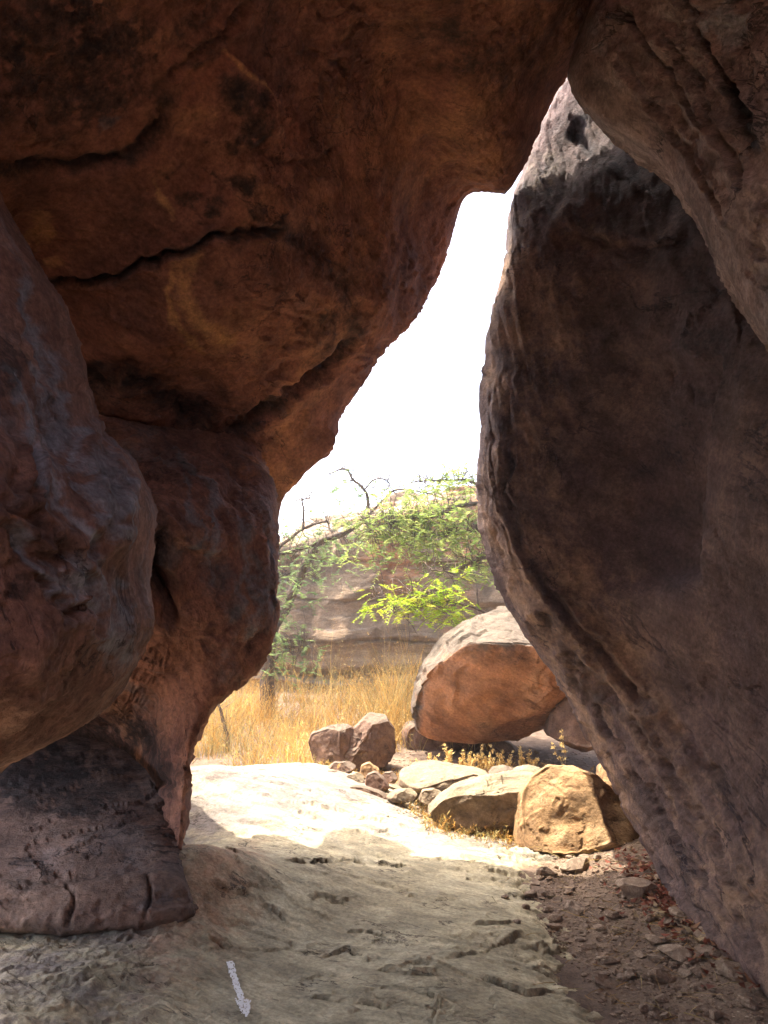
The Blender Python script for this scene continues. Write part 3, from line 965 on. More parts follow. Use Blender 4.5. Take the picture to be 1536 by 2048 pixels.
# ------------------------------------------------------------------ ledge at the foot of the pillar
rows = [rowp(a) for a in [
    [(-500, 1420, 6.2), (-200, 1430, 6.5), (0, 1450, 6.6), (150, 1470, 6.5), (260, 1510, 6.0), (325, 1590, 5.1), (370, 1680, 4.85), (394, 1730, 5.05)],
    [(-500, 1600, 4.7), (-200, 1600, 4.95), (0, 1605, 5.0), (150, 1612, 4.95), (260, 1632, 4.8), (330, 1672, 4.6), (368, 1720, 4.48), (392, 1760, 4.7)],
    [(-500, 1750, 4.0), (-200, 1750, 4.2), (0, 1745, 4.3), (150, 1740, 4.35), (260, 1730, 4.35), (330, 1730, 4.32), (370, 1755, 4.3), (396, 1785, 4.5)],
    [(-500, 1790, 3.8), (-200, 1780, 4.0), (0, 1775, 4.05), (150, 1768, 4.1), (260, 1750, 4.15), (330, 1755, 4.17), (374, 1775, 4.2), (402, 1800, 4.45)],
    [(-500, 1830, 3.75), (-200, 1815, 3.9), (0, 1810, 3.95), (150, 1810, 3.98), (260, 1800, 4.03), (330, 1795, 4.08), (380, 1802, 4.13), (408, 1815, 4.4)],
    [(-500, 1880, 3.75), (-200, 1860, 3.88), (0, 1852, 3.9), (120, 1856, 3.93), (260, 1850, 3.97), (335, 1842, 4.02), (388, 1832, 4.1), (412, 1832, 4.4)],
    [(-500, 1890, 4.0), (-200, 1875, 4.1), (0, 1868, 4.1), (120, 1872, 4.12), (260, 1866, 4.15), (335, 1856, 4.2), (386, 1842, 4.25), (408, 1842, 4.5)],
    [(-500, 1890, 4.6), (-200, 1875, 4.6), (0, 1870, 4.6), (120, 1874, 4.6), (260, 1868, 4.6), (335, 1858, 4.6), (384, 1845, 4.6), (404, 1845, 4.8)],
]]
r = Rock(rows, 3.6, hi=6.1)
r.noise(0.02, 2.0, 3, 0.5, 4.)
r.groove([(20, 1775), (120, 1765), (220, 1745), (290, 1735), (292, 1775)], 9, 0.018, wob=14, stain=0.4)
r.groove([(80, 1790), (170, 1775), (260, 1765)], 8, 0.012, wob=14)
r.groove([(195, 1800), (205, 1850)], 10, 0.03)
r.groove([(300, 1800), (380, 1790)], 5, 0.02)
r.step([(110, 1830), (200, 1825), (300, 1815), (380, 1810)], 0.02, 20)
r.blob(110, 1560, 330, 150, ch=0, val=0.9, soft=0.9, rag=0.2)  # shade of the recess painted onto the back of the ledge
r.step([(-40, 1838), (120, 1840), (230, 1828), (390, 1815)], 0.02, 25, wob=16, edge=5)
r.groove([(140, 1765), (150, 1810), (138, 1850)], 4, 0.04, stain=0.5)
r.groove([(292, 1740), (300, 1790), (290, 1840)], 4, 0.04, stain=0.5)
r.blob(300, 1790, 100, 60, ch=1, val=0.4, soft=0.8, rag=0.5)
r.flake(0.016, 2.6, 2.0, 19., d=(1, 0, 0.1), kk=2.6, thr=0.0)
r.noise(0.005, 9, 4, 0.6, 8.)
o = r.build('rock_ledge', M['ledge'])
tag(o, 'low broken rock ledge along the foot of the left pillar', 'rock ledge')

# ------------------------------------------------------------------ leaning rock on the right
def right_row(y, sil, Ys, ins):
    sil += 14 * float(smooth(300, 450, y) * smooth(1150, 1000, y))
    return rowp([(sil + 330, y, Ys + 2.0), (sil + 90, y, Ys + 1.1), (sil + 10, y, Ys + 0.35), (sil, y, Ys)] + ins)


rows = [
    right_row(60, 1190, 6.6, [(1215, 60, 6.5), (1250, 60, 6.4), (1320, 50, 6.2), (1450, 40, 5.9), (1800, 20, 5.3), (2600, 0, 4.5)]),
    right_row(170, 1128, 6.5, [(1150, 172, 6.35), (1185, 176, 6.25), (1260, 180, 6.0), (1420, 180, 5.5), (1800, 170, 4.8), (2700, 160, 3.6)]),
    right_row(270, 1079, 6.45, [(1110, 272, 6.25), (1160, 276, 6.1), (1250, 280, 5.8), (1420, 280, 5.2), (1800, 280, 4.3), (2900, 280, 2.8)]),
    right_row(380, 1032, 6.4, [(1070, 380, 6.2), (1130, 380, 5.95), (1240, 380, 5.5), (1420, 380, 4.8), (1800, 380, 3.8), (3200, 380, 2.0)]),
    right_row(500, 1003, 6.35, [(1045, 500, 6.1), (1110, 500, 5.85), (1230, 500, 5.35), (1420, 500, 4.6), (1800, 500, 3.5), (3500, 500, 1.6)]),
    right_row(640, 974, 6.3, [(1020, 640, 6.05), (1090, 640, 5.75), (1220, 640, 5.25), (1420, 640, 4.45), (1800, 640, 3.25), (3800, 640, 1.3)]),
    right_row(780, 958, 6.2, [(1000, 780, 5.95), (1070, 780, 5.65), (1210, 780, 5.2), (1420, 780, 4.35), (1800, 780, 3.1), (3800, 780, 1.2)]),
    right_row(880, 951, 6.1, [(990, 880, 5.85), (1045, 880, 5.6), (1210, 880, 5.15), (1420, 880, 4.3), (1800, 880, 3.0), (3800, 880, 1.2)]),
    right_row(960, 942, 6.05, [(980, 960, 5.8), (1025, 960, 5.6), (1200, 960, 5.15), (1420, 960, 4.25), (1800, 960, 2.95), (3800, 960, 1.2)]),
    right_row(1060, 957, 6.0, [(1000, 1060, 5.7), (1050, 1060, 5.55), (1200, 1060, 5.15), (1420, 1060, 4.25), (1800, 1060, 2.9), (3800, 1060, 1.2)]),
    right_row(1150, 990, 5.95, [(1035, 1145, 5.6), (1100, 1140, 5.45), (1230, 1130, 5.05), (1420, 1130, 4.25), (1800, 1130, 2.9), (3800, 1130, 1.2)]),
    right_row(1250, 1042, 5.9, [(1100, 1235, 5.5), (1180, 1220, 5.3), (1290, 1210, 4.9), (1440, 1205, 4.25), (1800, 1205, 2.9), (3800, 1205, 1.2)]),
    right_row(1340, 1102, 5.85, [(1170, 1320, 5.4), (1260, 1300, 5.15), (1350, 1290, 4.75), (1470, 1285, 4.2), (1800, 1285, 2.9), (3800, 1285, 1.2)]),
    right_row(1430, 1160, 5.75, [(1235, 1405, 5.25), (1330, 1380, 4.95), (1410, 1370, 4.6), (1510, 1365, 4.1), (1800, 1360, 2.95), (3800, 1360, 1.2)]),
    right_row(1540, 1217, 5.55, [(1300, 1510, 5.0), (1400, 1480, 4.6), (1480, 1465, 4.3), (1570, 1455, 3.9), (1850, 1450, 2.9), (3800, 1450, 1.2)]),
    right_row(1640, 1271, 5.3, [(1360, 1610, 4.75), (1460, 1580, 4.3), (1540, 1560, 4.0), (1630, 1550, 3.6), (1900, 1540, 2.75), (3800, 1540, 1.2)]),
    right_row(1740, 1331, 4.9, [(1420, 1710, 4.4), (1520, 1680, 4.0), (1610, 1660, 3.65), (1700, 1650, 3.3), (1980, 1640, 2.6), (3800, 1640, 1.2)]),
    right_row(1850, 1403, 4.3, [(1490, 1820, 3.95), (1590, 1790, 3.6), (1690, 1770, 3.25), (1790, 1760, 2.95), (2080, 1750, 2.35), (3800, 1750, 1.2)]),
    right_row(1925, 1470, 3.85, [(1560, 1900, 3.55), (1660, 1880, 3.25), (1760, 1860, 2.95), (1870, 1850, 2.65), (2180, 1850, 2.15), (3800, 1850, 1.2)]),
    right_row(1995, 1542, 3.5, [(1630, 1980, 3.2), (1740, 1960, 2.9), (1850, 1950, 2.65), (1960, 1940, 2.4), (2300, 1940, 1.95), (3900, 1940, 1.15)]),
    right_row(2160, 1690, 2.85, [(1790, 2140, 2.65), (1900, 2130, 2.45), (2000, 2120, 2.25), (2120, 2110, 2.05), (2450, 2110, 1.75), (4000, 2110, 1.1)]),
    right_row(2400, 1900, 2.3, [(2000, 2400, 2.1), (2100, 2400, 2.0), (2200, 2400, 1.85), (2350, 2400, 1.7), (2700, 2400, 1.5), (4200, 2400, 1.0)]),
]
rows = [row + [W(2.6, -3.2, row[-1][2])] for row in rows]
r = Rock(rows, 4.8, lo=2.9)
D1 = (0.45, -0.55, -0.75)
r.noise(0.04, 1.0, 3, 0.5, 2.5)
r.noise(0.012, 3.4, 3, 0.5, 22.5)
# the deep hollow behind the rim, and the strakes of the rim itself
r.blob(1220, 960, 230, 430, -0.16, rot=-10, soft=0.9)
r.blob(1260, 660, 150, 200, -0.08, soft=0.9)
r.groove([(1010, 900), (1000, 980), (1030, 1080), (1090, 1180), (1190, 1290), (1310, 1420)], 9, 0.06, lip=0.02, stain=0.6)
r.groove([(1035, 850), (1030, 940), (1045, 1040), (1100, 1130), (1170, 1210)], 18, 0.03)
r.groove([(1130, 1310), (1200, 1430), (1290, 1560), (1400, 1740), (1500, 1880)], 8, 0.04, lip=0.02, stain=0.5)
r.groove([(1170, 1330), (1260, 1430), (1370, 1570), (1470, 1740), (1536, 1840)], 9, 0.035, lip=0.02, stain=0.4)
r.groove([(1080, 1230), (1160, 1330), (1200, 1400)], 9, 0.05, stain=0.6)
r.groove([(1230, 1560), (1300, 1680), (1380, 1800), (1450, 1890)], 8, 0.04, stain=0.4)
r.groove([(1330, 1420), (1420, 1540), (1536, 1690)], 12, 0.04)
r.groove([(970, 700), (975, 800), (985, 900)], 9, 0.03)
r.groove([(1010, 760), (1015, 860), (1010, 940)], 7, 0.03)
r.groove([(955, 960), (965, 1040), (1000, 1130)], 7, 0.03)
r.step([(1110, 450), (1220, 480), (1310, 490), (1390, 450)], -0.05, 80)
r.step([(1180, 400), (1160, 470), (1250, 515), (1340, 470)], 0.03, 60)
r.groove([(1165, 240), (1150, 262), (1180, 300)], 12, 0.06, stain=0.9)
r.step([(1440, 700), (1425, 820), (1395, 940), (1380, 1060), (1400, 1180)], -0.16, 260, edge=4, wob=5)
# tones: paler high up; hollow darkened to paint in its shade
r.blob(1110, 280, 60, 140, ch=2, val=0.0, soft=0.8)
r.blob(1080, 360, 70, 170, ch=1, val=0.3, rot=15, soft=0.8, rag=0.5)
r.blob(1180, 470, 130, 60, ch=1, val=0.3, soft=0.8, rag=0.5)
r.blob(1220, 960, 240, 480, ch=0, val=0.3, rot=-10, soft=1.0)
r.blob(1250, 330, 110, 70, ch=0, val=0.6, rot=25, soft=0.7, rag=0.5)
r.blob(1500, 880, 75, 200, ch=2, val=0.2, soft=0.8, rag=0.5)
rim = smooth(300, 120, np.abs(r.px - np.interp(r.py, [0, 900, 1250, 1640, 2048], [1200, 950, 1040, 1270, 1580])) )
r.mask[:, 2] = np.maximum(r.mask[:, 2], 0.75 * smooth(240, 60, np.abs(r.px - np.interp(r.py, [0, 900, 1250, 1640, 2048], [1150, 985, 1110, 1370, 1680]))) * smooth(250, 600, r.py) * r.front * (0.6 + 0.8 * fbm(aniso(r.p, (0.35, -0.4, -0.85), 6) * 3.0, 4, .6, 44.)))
DU, DL = (0.15, -0.3, -0.95), (0.08, -0.92, -0.38)
wl = smooth(950, 1350, r.py)


def grain(f):
    return f(DU) * (1 - wl) + f(DL) * wl


r.push(0.012 * rim * grain(lambda d: ridged(aniso(r.p, d, 10) * 6, 4, 0.6, 3.)))
r.push(0.018 * rim * grain(lambda d: flakes(aniso(r.p, d, 9) * 4.0, 2.0, 71., 4) - 0.5))
r.push(0.014 * smooth(-0.1, 0.3, fbm(r.p * 1.1, 2, .5, 57.)) * grain(lambda d: flakes(aniso(r.p, d, 5) * 2.4, 2.0, 17., 4) - 0.5))
r.push(0.004 * grain(lambda d: fbm(aniso(r.p, d, 4) * 14, 4, 0.65, 8.)))
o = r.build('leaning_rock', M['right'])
tag(o, 'huge dark rock leaning in from the right side of the opening', 'rock')

# ------------------------------------------------------------------ overhang, upper right
rows = [rowp(a) for a in [
    [(1400, -150, 6.2), (1260, -40, 5.6), (1200, -10, 5.2), (1190, -20, 4.9), (1230, -90, 4.5), (1290, -180, 4.0), (1380, -300, 3.4), (1600, -700, 2.4), (1900, -1500, 1.4)],
    [(1380, 60, 6.0), (1230, 100, 5.5), (1160, 112, 5.1), (1146, 112, 4.8), (1205, 30, 4.4), (1270, -60, 4.0), (1370, -200, 3.4), (1620, -600, 2.4), (1950, -1400, 1.4)],
    [(1400, 200, 5.8), (1250, 200, 5.3), (1166, 182, 4.9), (1151, 166, 4.65), (1220, 70, 4.25), (1300, -30, 3.85), (1420, -180, 3.25), (1700, -550, 2.3), (2050, -1300, 1.3)],
    [(1420, 320, 5.6), (1300, 300, 5.1), (1222, 248, 4.7), (1206, 234, 4.45), (1280, 130, 4.0), (1370, 20, 3.6), (1500, -130, 3.05), (1800, -480, 2.2), (2200, -1200, 1.3)],
    [(1480, 420, 5.3), (1400, 400, 4.8), (1330, 318, 4.4), (1318, 305, 4.15), (1385, 200, 3.75), (1470, 90, 3.4), (1600, -60, 2.9), (1900, -400, 2.1), (2300, -1000, 1.3)],
    [(1560, 540, 5.0), (1470, 500, 4.5), (1400, 410, 4.05), (1390, 400, 3.8), (1445, 310, 3.5), (1530, 200, 3.15), (1660, 60, 2.7), (2000, -250, 2.0), (2500, -800, 1.2)],
    [(1620, 650, 4.7), (1520, 610, 4.2), (1466, 536, 3.75), (1452, 528, 3.5), (1500, 440, 3.2), (1590, 330, 2.9), (1720, 200, 2.5), (2100, -100, 1.85), (2700, -600, 1.15)],
    [(1700, 760, 4.3), (1610, 730, 3.8), (1554, 668, 3.35), (1542, 662, 3.1), (1590, 580, 2.9), (1680, 480, 2.65), (1820, 350, 2.3), (2250, 100, 1.7), (3000, -400, 1.05)],
    [(1850, 900, 3.8), (1770, 880, 3.3), (1700, 850, 2.95), (1690, 840, 2.7), (1750, 740, 2.55), (1830, 650, 2.35), (1970, 530, 2.05), (2400, 300, 1.55), (3300, -200, 1.0)],
    [(2100, 1100, 3.2), (2030, 1080, 2.8), (1960, 1060, 2.5), (1950, 1050, 2.3), (2000, 950, 2.2), (2080, 870, 2.0), (2200, 760, 1.8), (2700, 550, 1.35), (3800, 100, 0.9)],
]]
r = Rock(rows, 4.8, lo=2.9)
r.wt = 0.25 + 0.75 * smooth(0.25, 1.2, np.abs(r.v - 3.0))
D2 = (0.55, -0.65, -0.5)
r.noise(0.02, 1.2, 3, 0.5, 7.5)
r.ridge(0.030, 2.0, 3, 9., d=D2, k=6.0)
r.ridge(0.016, 5.0, 4, 19., d=D2, k=9)
r.ridge(0.008, 11.0, 4, 29., d=D2, k=9)
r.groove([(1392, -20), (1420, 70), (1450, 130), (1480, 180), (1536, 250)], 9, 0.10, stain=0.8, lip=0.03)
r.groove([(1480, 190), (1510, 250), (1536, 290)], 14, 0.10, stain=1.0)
r.groove([(1245, 0), (1290, 70), (1370, 180), (1430, 260)], 8, 0.04, stain=0.3, lip=0.02)
r.groove([(1330, 60), (1400, 150), (1450, 260), (1520, 380)], 8, 0.04, stain=0.4, lip=0.02)
r.groove([(1240, 120), (1320, 220), (1400, 330), (1470, 440)], 8, 0.035, stain=0.2, lip=0.02)
r.blob(1480, 60, 70, 80, ch=1, val=0.9, soft=0.7, rag=0.4)
r.blob(1460, 150, 14, 50, ch=2, val=0.0, rot=-30, soft=0.8)
r.blob(1210, 95, 30, 40, ch=1, val=0.5, soft=0.8, rag=0.4)
r.streak([(1200, 255), (1300, 320), (1372, 420), (1400, 530)], 22, 1, 0.35)
r.blob(1190, 180, 60, 60, ch=0, val=0.5, soft=0.8, rag=0.5)
r.flake(0.025, 3.2, 2.4, 14., d=D2, kk=5, thr=-0.15)
r.flake(0.012, 9.0, 2.2, 44., d=D2, kk=5, thr=-0.15)
r.noise(0.006, 14, 3, 0.6, 8.)
o = r.build('rock_overhang', M['overhang'])
tag(o, 'streaked overhanging rock across the upper right corner, above the leaning rock', 'rock overhang')

# ------------------------------------------------------------------ cliff beyond the grass
def build_cliff():
    top_px = [-400, 300, 500, 560, 620, 700, 810, 880, 940, 1100, 1300, 1900]
    top_py = [1150, 1130, 1125, 1108, 1062, 1042, 1008, 988, 985, 960, 950, 960]
    xs = np.linspace(-9, 10, 420)
    prof = np.linspace(0, 1, 230)
    Yb = 14.0
    # crest height over x, from the picture, at the crest's own distance
    cx = [P(a, b, Yb + 4.2)[0] for a, b in zip(top_px, top_py)]
    cz = [P(a, b, Yb + 4.2)[2] for a, b in zip(top_px, top_py)]
    H = np.interp(xs, cx, cz)
    X, T = np.meshgrid(xs, prof, indexing='ij')
    Hh = np.repeat(H[:, None], len(prof), 1)
    # profile: steep to 70 % of the height, then rounding back
    zf = np.where(T < 0.62, T / 0.62 * 0.80, 0.80 + 0.20 * np.sin((T - 0.62) / 0.38 * math.pi / 2))
    back = np.where(T < 0.62, 0.35 * (T / 0.62) ** 2, 0.35 + 4.2 * ((T - 0.62) / 0.38) ** 1.7) if False else np.where(T < 0.62, 0.35 * (T / 0.62) ** 2, 0.35 + 4.2 * (np.maximum(T - 0.62, 0) / 0.38) ** 1.7)
    Z = -0.2 + zf * (Hh + 0.2)
    Y = Yb + back + 0.03 * (X - 1) ** 2 * 0.3
    p = np.stack([X, Y, Z], -1).reshape(-1, 3)
    nx = np.zeros_like(p); nx[:, 1] = -1.0
    nx[:, 2] = np.repeat(smooth(0.6, 1.0, prof)[None], len(xs), 0).ravel() * 1.5
    nx /= np.linalg.norm(nx, axis=1)[:, None]
    d = 0.16 * fbm(p * 0.45, 3, 0.5, 3.) + 0.07 * fbm(p * 1.7, 3, 0.5, 5.)
    # bedding: thick beds, thin beds, torn edges
    warp = p[:, 2] + 0.10 * fbm(p * np.array([0.5, 0.5, 0.5]), 3, 0.5, 2.) + 0.03 * p[:, 0]
    b1 = saw(warp * 1.35 + 0.4)
    b2 = saw(warp * 4.1 + 0.5 * fbm(p * 0.8, 2, 0.5, 9.))
    d = d + 0.20 * (1 - b1) * smooth(-0.3, 0.3, fbm(p * 0.6, 2, 0.5, 33.)) + 0.09 * b2 * smooth(-0.2, 0.3, fbm(p * 0.7, 2, 0.5, 12.))
    d = d - 0.12 * np.exp(-((b1 - 0.02) / 0.03) ** 2)
    # ledges seen in the photograph: overhang with a dark gap low down, brow in the middle
    d = d - 0.45 * np.exp(-((warp - 0.62) / 0.10) ** 2) * smooth(4, 2, np.abs(p[:, 0] + 0.5)) + 0.18 * np.exp(-((warp - 1.25) / 0.22) ** 2)
    # upright fissures
    q = aniso(p, (0.15, 0, 1), 4)
    d = d - 0.09 * smooth(0.55, 0.95, 1 - 2 * np.abs(perlin(q * 0.9 + 4.)))
    d = d + 0.02 * fbm(p * 6, 3, 0.6)
    p = p + nx * d[:, None]
    me = mk_mesh('cliff', p, grid_quads(len(xs), len(prof)))
    if np.mean([pl.normal.y for pl in list(me.polygons)[::500]]) > 0:
        me.flip_normals()
    mk = np.zeros((len(p), 3), np.float32)
    mk[:, 2] = 0.5 * smooth(0.0, 0.4, fbm(p * 0.5, 3, 0.5, 70.))
    set_mask(me, mk)
    o = link('cliff', me, M['cliff'])
    tag(o, 'layered pinkish sandstone cliff rising behind the dry grass and trees', 'cliff')


build_cliff()


# ------------------------------------------------------------------ boulders
def boulder(name, outline, Y, depth, mat, label, cat='boulder', cuts=(), seed=1.0, amp=1.0, group=None, front=0.5, nth=150, nph=90, blocky=0.8, tilt=0.0, mask_fn=None, hard=0.93):
    """closed rock whose silhouette follows an outline measured at distance Y; cuts are (normal, offset) planes in units of the rock's half size"""
    pts = np.array([P(a, b, Y) for a, b in outline])
    c = np.array([(pts[:, 0].min() + pts[:, 0].max()) / 2, Y, (pts[:, 2].min() + pts[:, 2].max()) / 2])
    rel = pts - c
    # dense closed outline -> radius over angle
    dense = []
    for a, b in zip(rel, np.roll(rel, -1, axis=0)):
        for t in np.linspace(0, 1, 30, endpoint=False):
            dense.append(a + (b - a) * t)
    dense = np.array(dense)
    ang = np.arctan2(dense[:, 2], dense[:, 0]); rad = np.hypot(dense[:, 0], dense[:, 2])
    o_ = np.argsort(ang); ang, rad = ang[o_], rad[o_]
    ang = np.concatenate([ang - 2 * math.pi, ang, ang + 2 * math.pi]); rad = np.tile(rad, 3)
    th = np.linspace(-math.pi, math.pi, nth, endpoint=False)
    R = np.interp(th, ang, rad)
    ker = np.array([1, 2, 1.0]); ker /= ker.sum()
    for _ in range(2):
        R = ker[0] * np.roll(R, 1) + ker[1] * R + ker[2] * np.roll(R, -1)
    ph = np.linspace(-math.pi / 2, math.pi / 2, nph)
    cp = np.cos(ph) ** blocky
    sp = np.sign(np.sin(ph)) * np.abs(np.sin(ph)) ** blocky
    x = cp[:, None] * (R * np.cos(th))[None]
    z = cp[:, None] * (R * np.sin(th))[None]
    y = np.repeat((sp * depth)[:, None], nth, 1) + tilt * z
    p = np.stack([x, y, z], -1).reshape(-1, 3)
    s = np.array([np.ptp(rel[:, 0]) / 2, depth, np.ptp(rel[:, 2]) / 2])
    for n, off in cuts:
        n = np.array(n, float); n /= np.linalg.norm(n)
        e = (p / s) @ n - off
        e = e + 0.06 * fbm(p / s.mean() * 1.5, 2, 0.5, seed * 3)
        p = p - np.where(e > 0, e * hard * smooth(0, .12, e), 0)[:, None] * n * s
    q = p / s.mean()
    dirn = p / (np.linalg.norm(p, axis=1)[:, None] + 1e-9)
    k = s.mean() * amp
    d = k * (0.05 * fbm(q * 1.3, 3, 0.5, seed) + 0.05 * smooth(-0.2, 0.3, fbm(q, 2, 0.5, seed + 9)) * (flakes(q * 1.6, 2.0, seed + 5) - 0.5) + 0.014 * fbm(q * 5, 5, 0.62, seed + 2))
    p = p + dirn * d[:, None]
    base = c + W(0, 0, p[:, 2].min())
    loc = p + c
    quads = grid_quads(nph, nth, wrap=True)
    me = mk_mesh(name, loc - base, quads)
    bad = sum(np.dot(pl.normal, pl.center - Vector(c - base)) for pl in list(me.polygons)[::37])
    if bad < 0: me.flip_normals()
    if mask_fn is not None:
        X_, Y_, _w = proj(loc)
        set_mask(me, mask_fn(X_, Y_, loc))
    ob = link(name, me, mat)
    ob.location = base
    tag(ob, label, cat, group)
    return ob


def mask_big(X, Y, p):
    m = np.zeros((len(p), 3), np.float32)
    q = np.stack([X * 0.012, Y * 0.012, np.zeros_like(X)], 1)
    edge = np.interp(X, [800, 850, 900, 960, 1010, 1060, 1200], [1500, 1330, 1292, 1300, 1300, 1265, 1230])
    m[:, 1] = smooth(45, -35, Y - edge + 30 * fbm(q, 4, 0.6, 4.))
    m[:, 1] = np.maximum(m[:, 1], smooth(30, 0, X - np.interp(Y, [1300, 1400, 1500], [850, 830, 822])))
    m[:, 0] = 0.45 * np.exp(-(((X - 1030) / 60) ** 2 + ((Y - 1310) / 30) ** 2))
    return m


boulder('boulder', [(822, 1420), (832, 1370), (850, 1320), (880, 1275), (930, 1240), (1000, 1218), (1060, 1215), (1130, 1240), (1200, 1300), (1210, 1360), (1165, 1415), (1110, 1450), (1040, 1484), (960, 1482), (870, 1474), (832, 1462)],
        8.9, 1.15, M['orange'], 'big orange faced boulder with a grey crust on top, tilted over dry weeds', cuts=[((-0.15, -1, -0.35), 0.52), ((0.3, -0.8, -0.7), 0.62), ((-0.8, -0.2, 0.6), 0.78), ((0.0, -0.45, 0.9), 0.74)], seed=3.0, amp=0.8, nth=240, nph=150, blocky=0.75, mask_fn=mask_big, hard=0.8)
boulder('boulder', [(803, 1485), (806, 1455), (822, 1440), (860, 1450), (930, 1470), (1010, 1475), (1040, 1500), (1000, 1515), (900, 1515), (830, 1508)],
        9.5, 0.45, M['boulder_red'], 'low dark red rock tucked under the big orange boulder', cuts=[((0, -1, 0), 0.5)], seed=13.0, amp=1.3)
boulder('boulder', [(1090, 1470), (1105, 1420), (1130, 1390), (1200, 1380), (1230, 1420), (1225, 1480), (1160, 1500)],
        8.3, 0.5, M['boulder_red'], 'reddish rock behind the foot of the leaning rock, right of the orange boulder', cuts=[((-0.5, -1, 0.3), 0.5)], seed=23.0)
# the split pair beside the slab
boulder('boulder', [(617, 1482), (624, 1466), (660, 1452), (690, 1446), (712, 1462), (712, 1500), (700, 1535), (645, 1538), (628, 1518)],
        8.2, 0.30, M['boulder_red'], 'brown rock at the slab edge, left half of a split pair', cuts=[((-0.2, -1, 0.2), 0.5), ((0.6, -0.6, 0.1), 0.65), ((0, -.2, 1), .8)], seed=33.0, amp=1.2)
boulder('boulder', [(662, 1538), (668, 1506), (700, 1462), (738, 1425), (770, 1428), (788, 1455), (790, 1500), (775, 1532), (730, 1542)],
        8.3, 0.36, M['boulder_red'], 'taller humped rock, right half of a split pair beside the slab', cuts=[((-0.5, -0.8, 0.5), 0.5), ((0.4, -1, 0.0), 0.55), ((0, -.5, 1), .78)], seed=43.0, amp=1.2)
# rubble between slab and boulders
small = [
    ([(652, 1538), (668, 1524), (700, 1524), (715, 1534), (700, 1545), (670, 1546)], 7.6, .12, 'boulder_red', 'flat red stone lying first in front of the split pair'),
    ([(650, 1555), (655, 1541), (672, 1541), (686, 1555), (680, 1563), (660, 1561)], 7.45, .09, 'boulder_red', 'small brown stone at the left end of the rubble heap'),
    ([(718, 1555), (722, 1530), (738, 1524), (758, 1538), (762, 1552), (745, 1558)], 7.55, .12, 'boulder', 'pale upright stone leaning on the rubble heap'),
    ([(690, 1565), (695, 1550), (712, 1545), (728, 1552), (728, 1570), (705, 1574)], 7.35, .11, 'boulder_grey', 'light tan stone in the middle of the rubble heap'),
    ([(728, 1572), (732, 1550), (750, 1542), (768, 1555), (782, 1575), (760, 1585)], 7.3, .12, 'boulder_red', 'dark red angular stone at the right of the rubble heap'),
    ([(762, 1560), (768, 1545), (784, 1543), (796, 1555), (790, 1567)], 7.6, .10, 'boulder_red', 'small shadowed stone between rubble heap and pale block'),
    ([(690, 1572), (720, 1572), (760, 1582), (780, 1594), (774, 1604), (740, 1596), (705, 1582)], 7.05, .13, 'boulder_red', 'long flat red slab stone along the edge of the rock slab'),
    ([(770, 1595), (790, 1580), (822, 1578), (838, 1590), (820, 1602), (785, 1604)], 6.95, .12, 'boulder_grey', 'flat tan stone below the pale sunlit block'),
    ([(836, 1600), (845, 1580), (868, 1577), (888, 1588), (885, 1604), (855, 1610)], 6.9, .12, 'boulder_grey', 'grey tan stone wedged before the sunlit block'),
]
for i, (ol, Yd, dp, mt, lb) in enumerate(small):
    boulder('rock', ol, Yd, dp, M[mt], lb, 'rock', cuts=[((rng.normal(0, .5), -1, .3), .6), ((.7, -.4, .6), .7)], seed=51.0 + 3 * i, group='rubble between the slab and the boulders', nth=72, nph=44)
boulder('boulder', [(795, 1570), (800, 1545), (835, 1526), (870, 1525), (920, 1535), (975, 1545), (985, 1565), (930, 1580), (850, 1582)],
        7.4, 0.38, M['boulder_grey'], 'low pale sunlit block behind the rubble', cuts=[((-0.3, -0.7, 0.8), 0.5), ((0.2, -1, 0.2), 0.65)], seed=81.0)
boulder('boulder', [(1195, 1565), (1198, 1535), (1212, 1525), (1240, 1530), (1260, 1560), (1240, 1580)], 6.9, 0.2, M['boulder'], 'small bright rock half hidden by the leaning rock', cuts=[((-.3, -1, .6), .6)], seed=91.0, nth=80, nph=50)
boulder('boulder', [(975, 1548), (985, 1536), (1010, 1531), (1035, 1540), (1030, 1558), (990, 1562)], 7.2, 0.16, M['boulder_red'], 'small red topped rock between the two front boulders', seed=95.0, nth=80, nph=50)
boulder('boulder', [(1020, 1552), (1032, 1536), (1060, 1532), (1085, 1538), (1090, 1556), (1050, 1566)], 7.1, 0.18, M['boulder_grey'], 'small pale rock peeping over the golden boulder', seed=97.0, nth=80, nph=50)
boulder('boulder', [(850, 1625), (870, 1600), (920, 1572), (980, 1555), (1040, 1548), (1080, 1552), (1070, 1600), (1050, 1650), (1000, 1672), (940, 1670), (885, 1650)],
        6.5, 0.42, M['boulder_grey'], 'wide tan boulder with shaded front, left of the golden one', cuts=[((-0.2, -1, 0.05), 0.45), ((-0.3, -0.5, 0.85), 0.62), ((0.1, -1, -.4), .6)], seed=101.0, nth=200, nph=120)
boulder('boulder', [(1032, 1690), (1032, 1640), (1042, 1595), (1068, 1556), (1105, 1534), (1150, 1536), (1195, 1552), (1245, 1598), (1275, 1640), (1290, 1680), (1200, 1695), (1110, 1700)],
        6.1, 0.46, M['boulder'], 'golden sunlit boulder at the end of the slab, in front', cuts=[((-0.35, -0.8, 0.45), 0.42), ((0.6, -0.75, 0.5), 0.52), ((0, -.4, 1), .78)], seed=111.0, nth=220, nph=130, amp=0.9)


# ------------------------------------------------------------------ loose stones and gravel on the dirt
_lx, _ly = np.meshgrid(np.arange(-3.0, 4.0, 0.02), np.arange(1.0, 13.0, 0.02), indexing='ij')
LUT = dirt_z(_lx, _ly)
_m = (_ly < 9.4) & (_lx < 2.4)
LUT[_m] = np.maximum(LUT[_m], slab_z(_lx[_m], _ly[_m]))


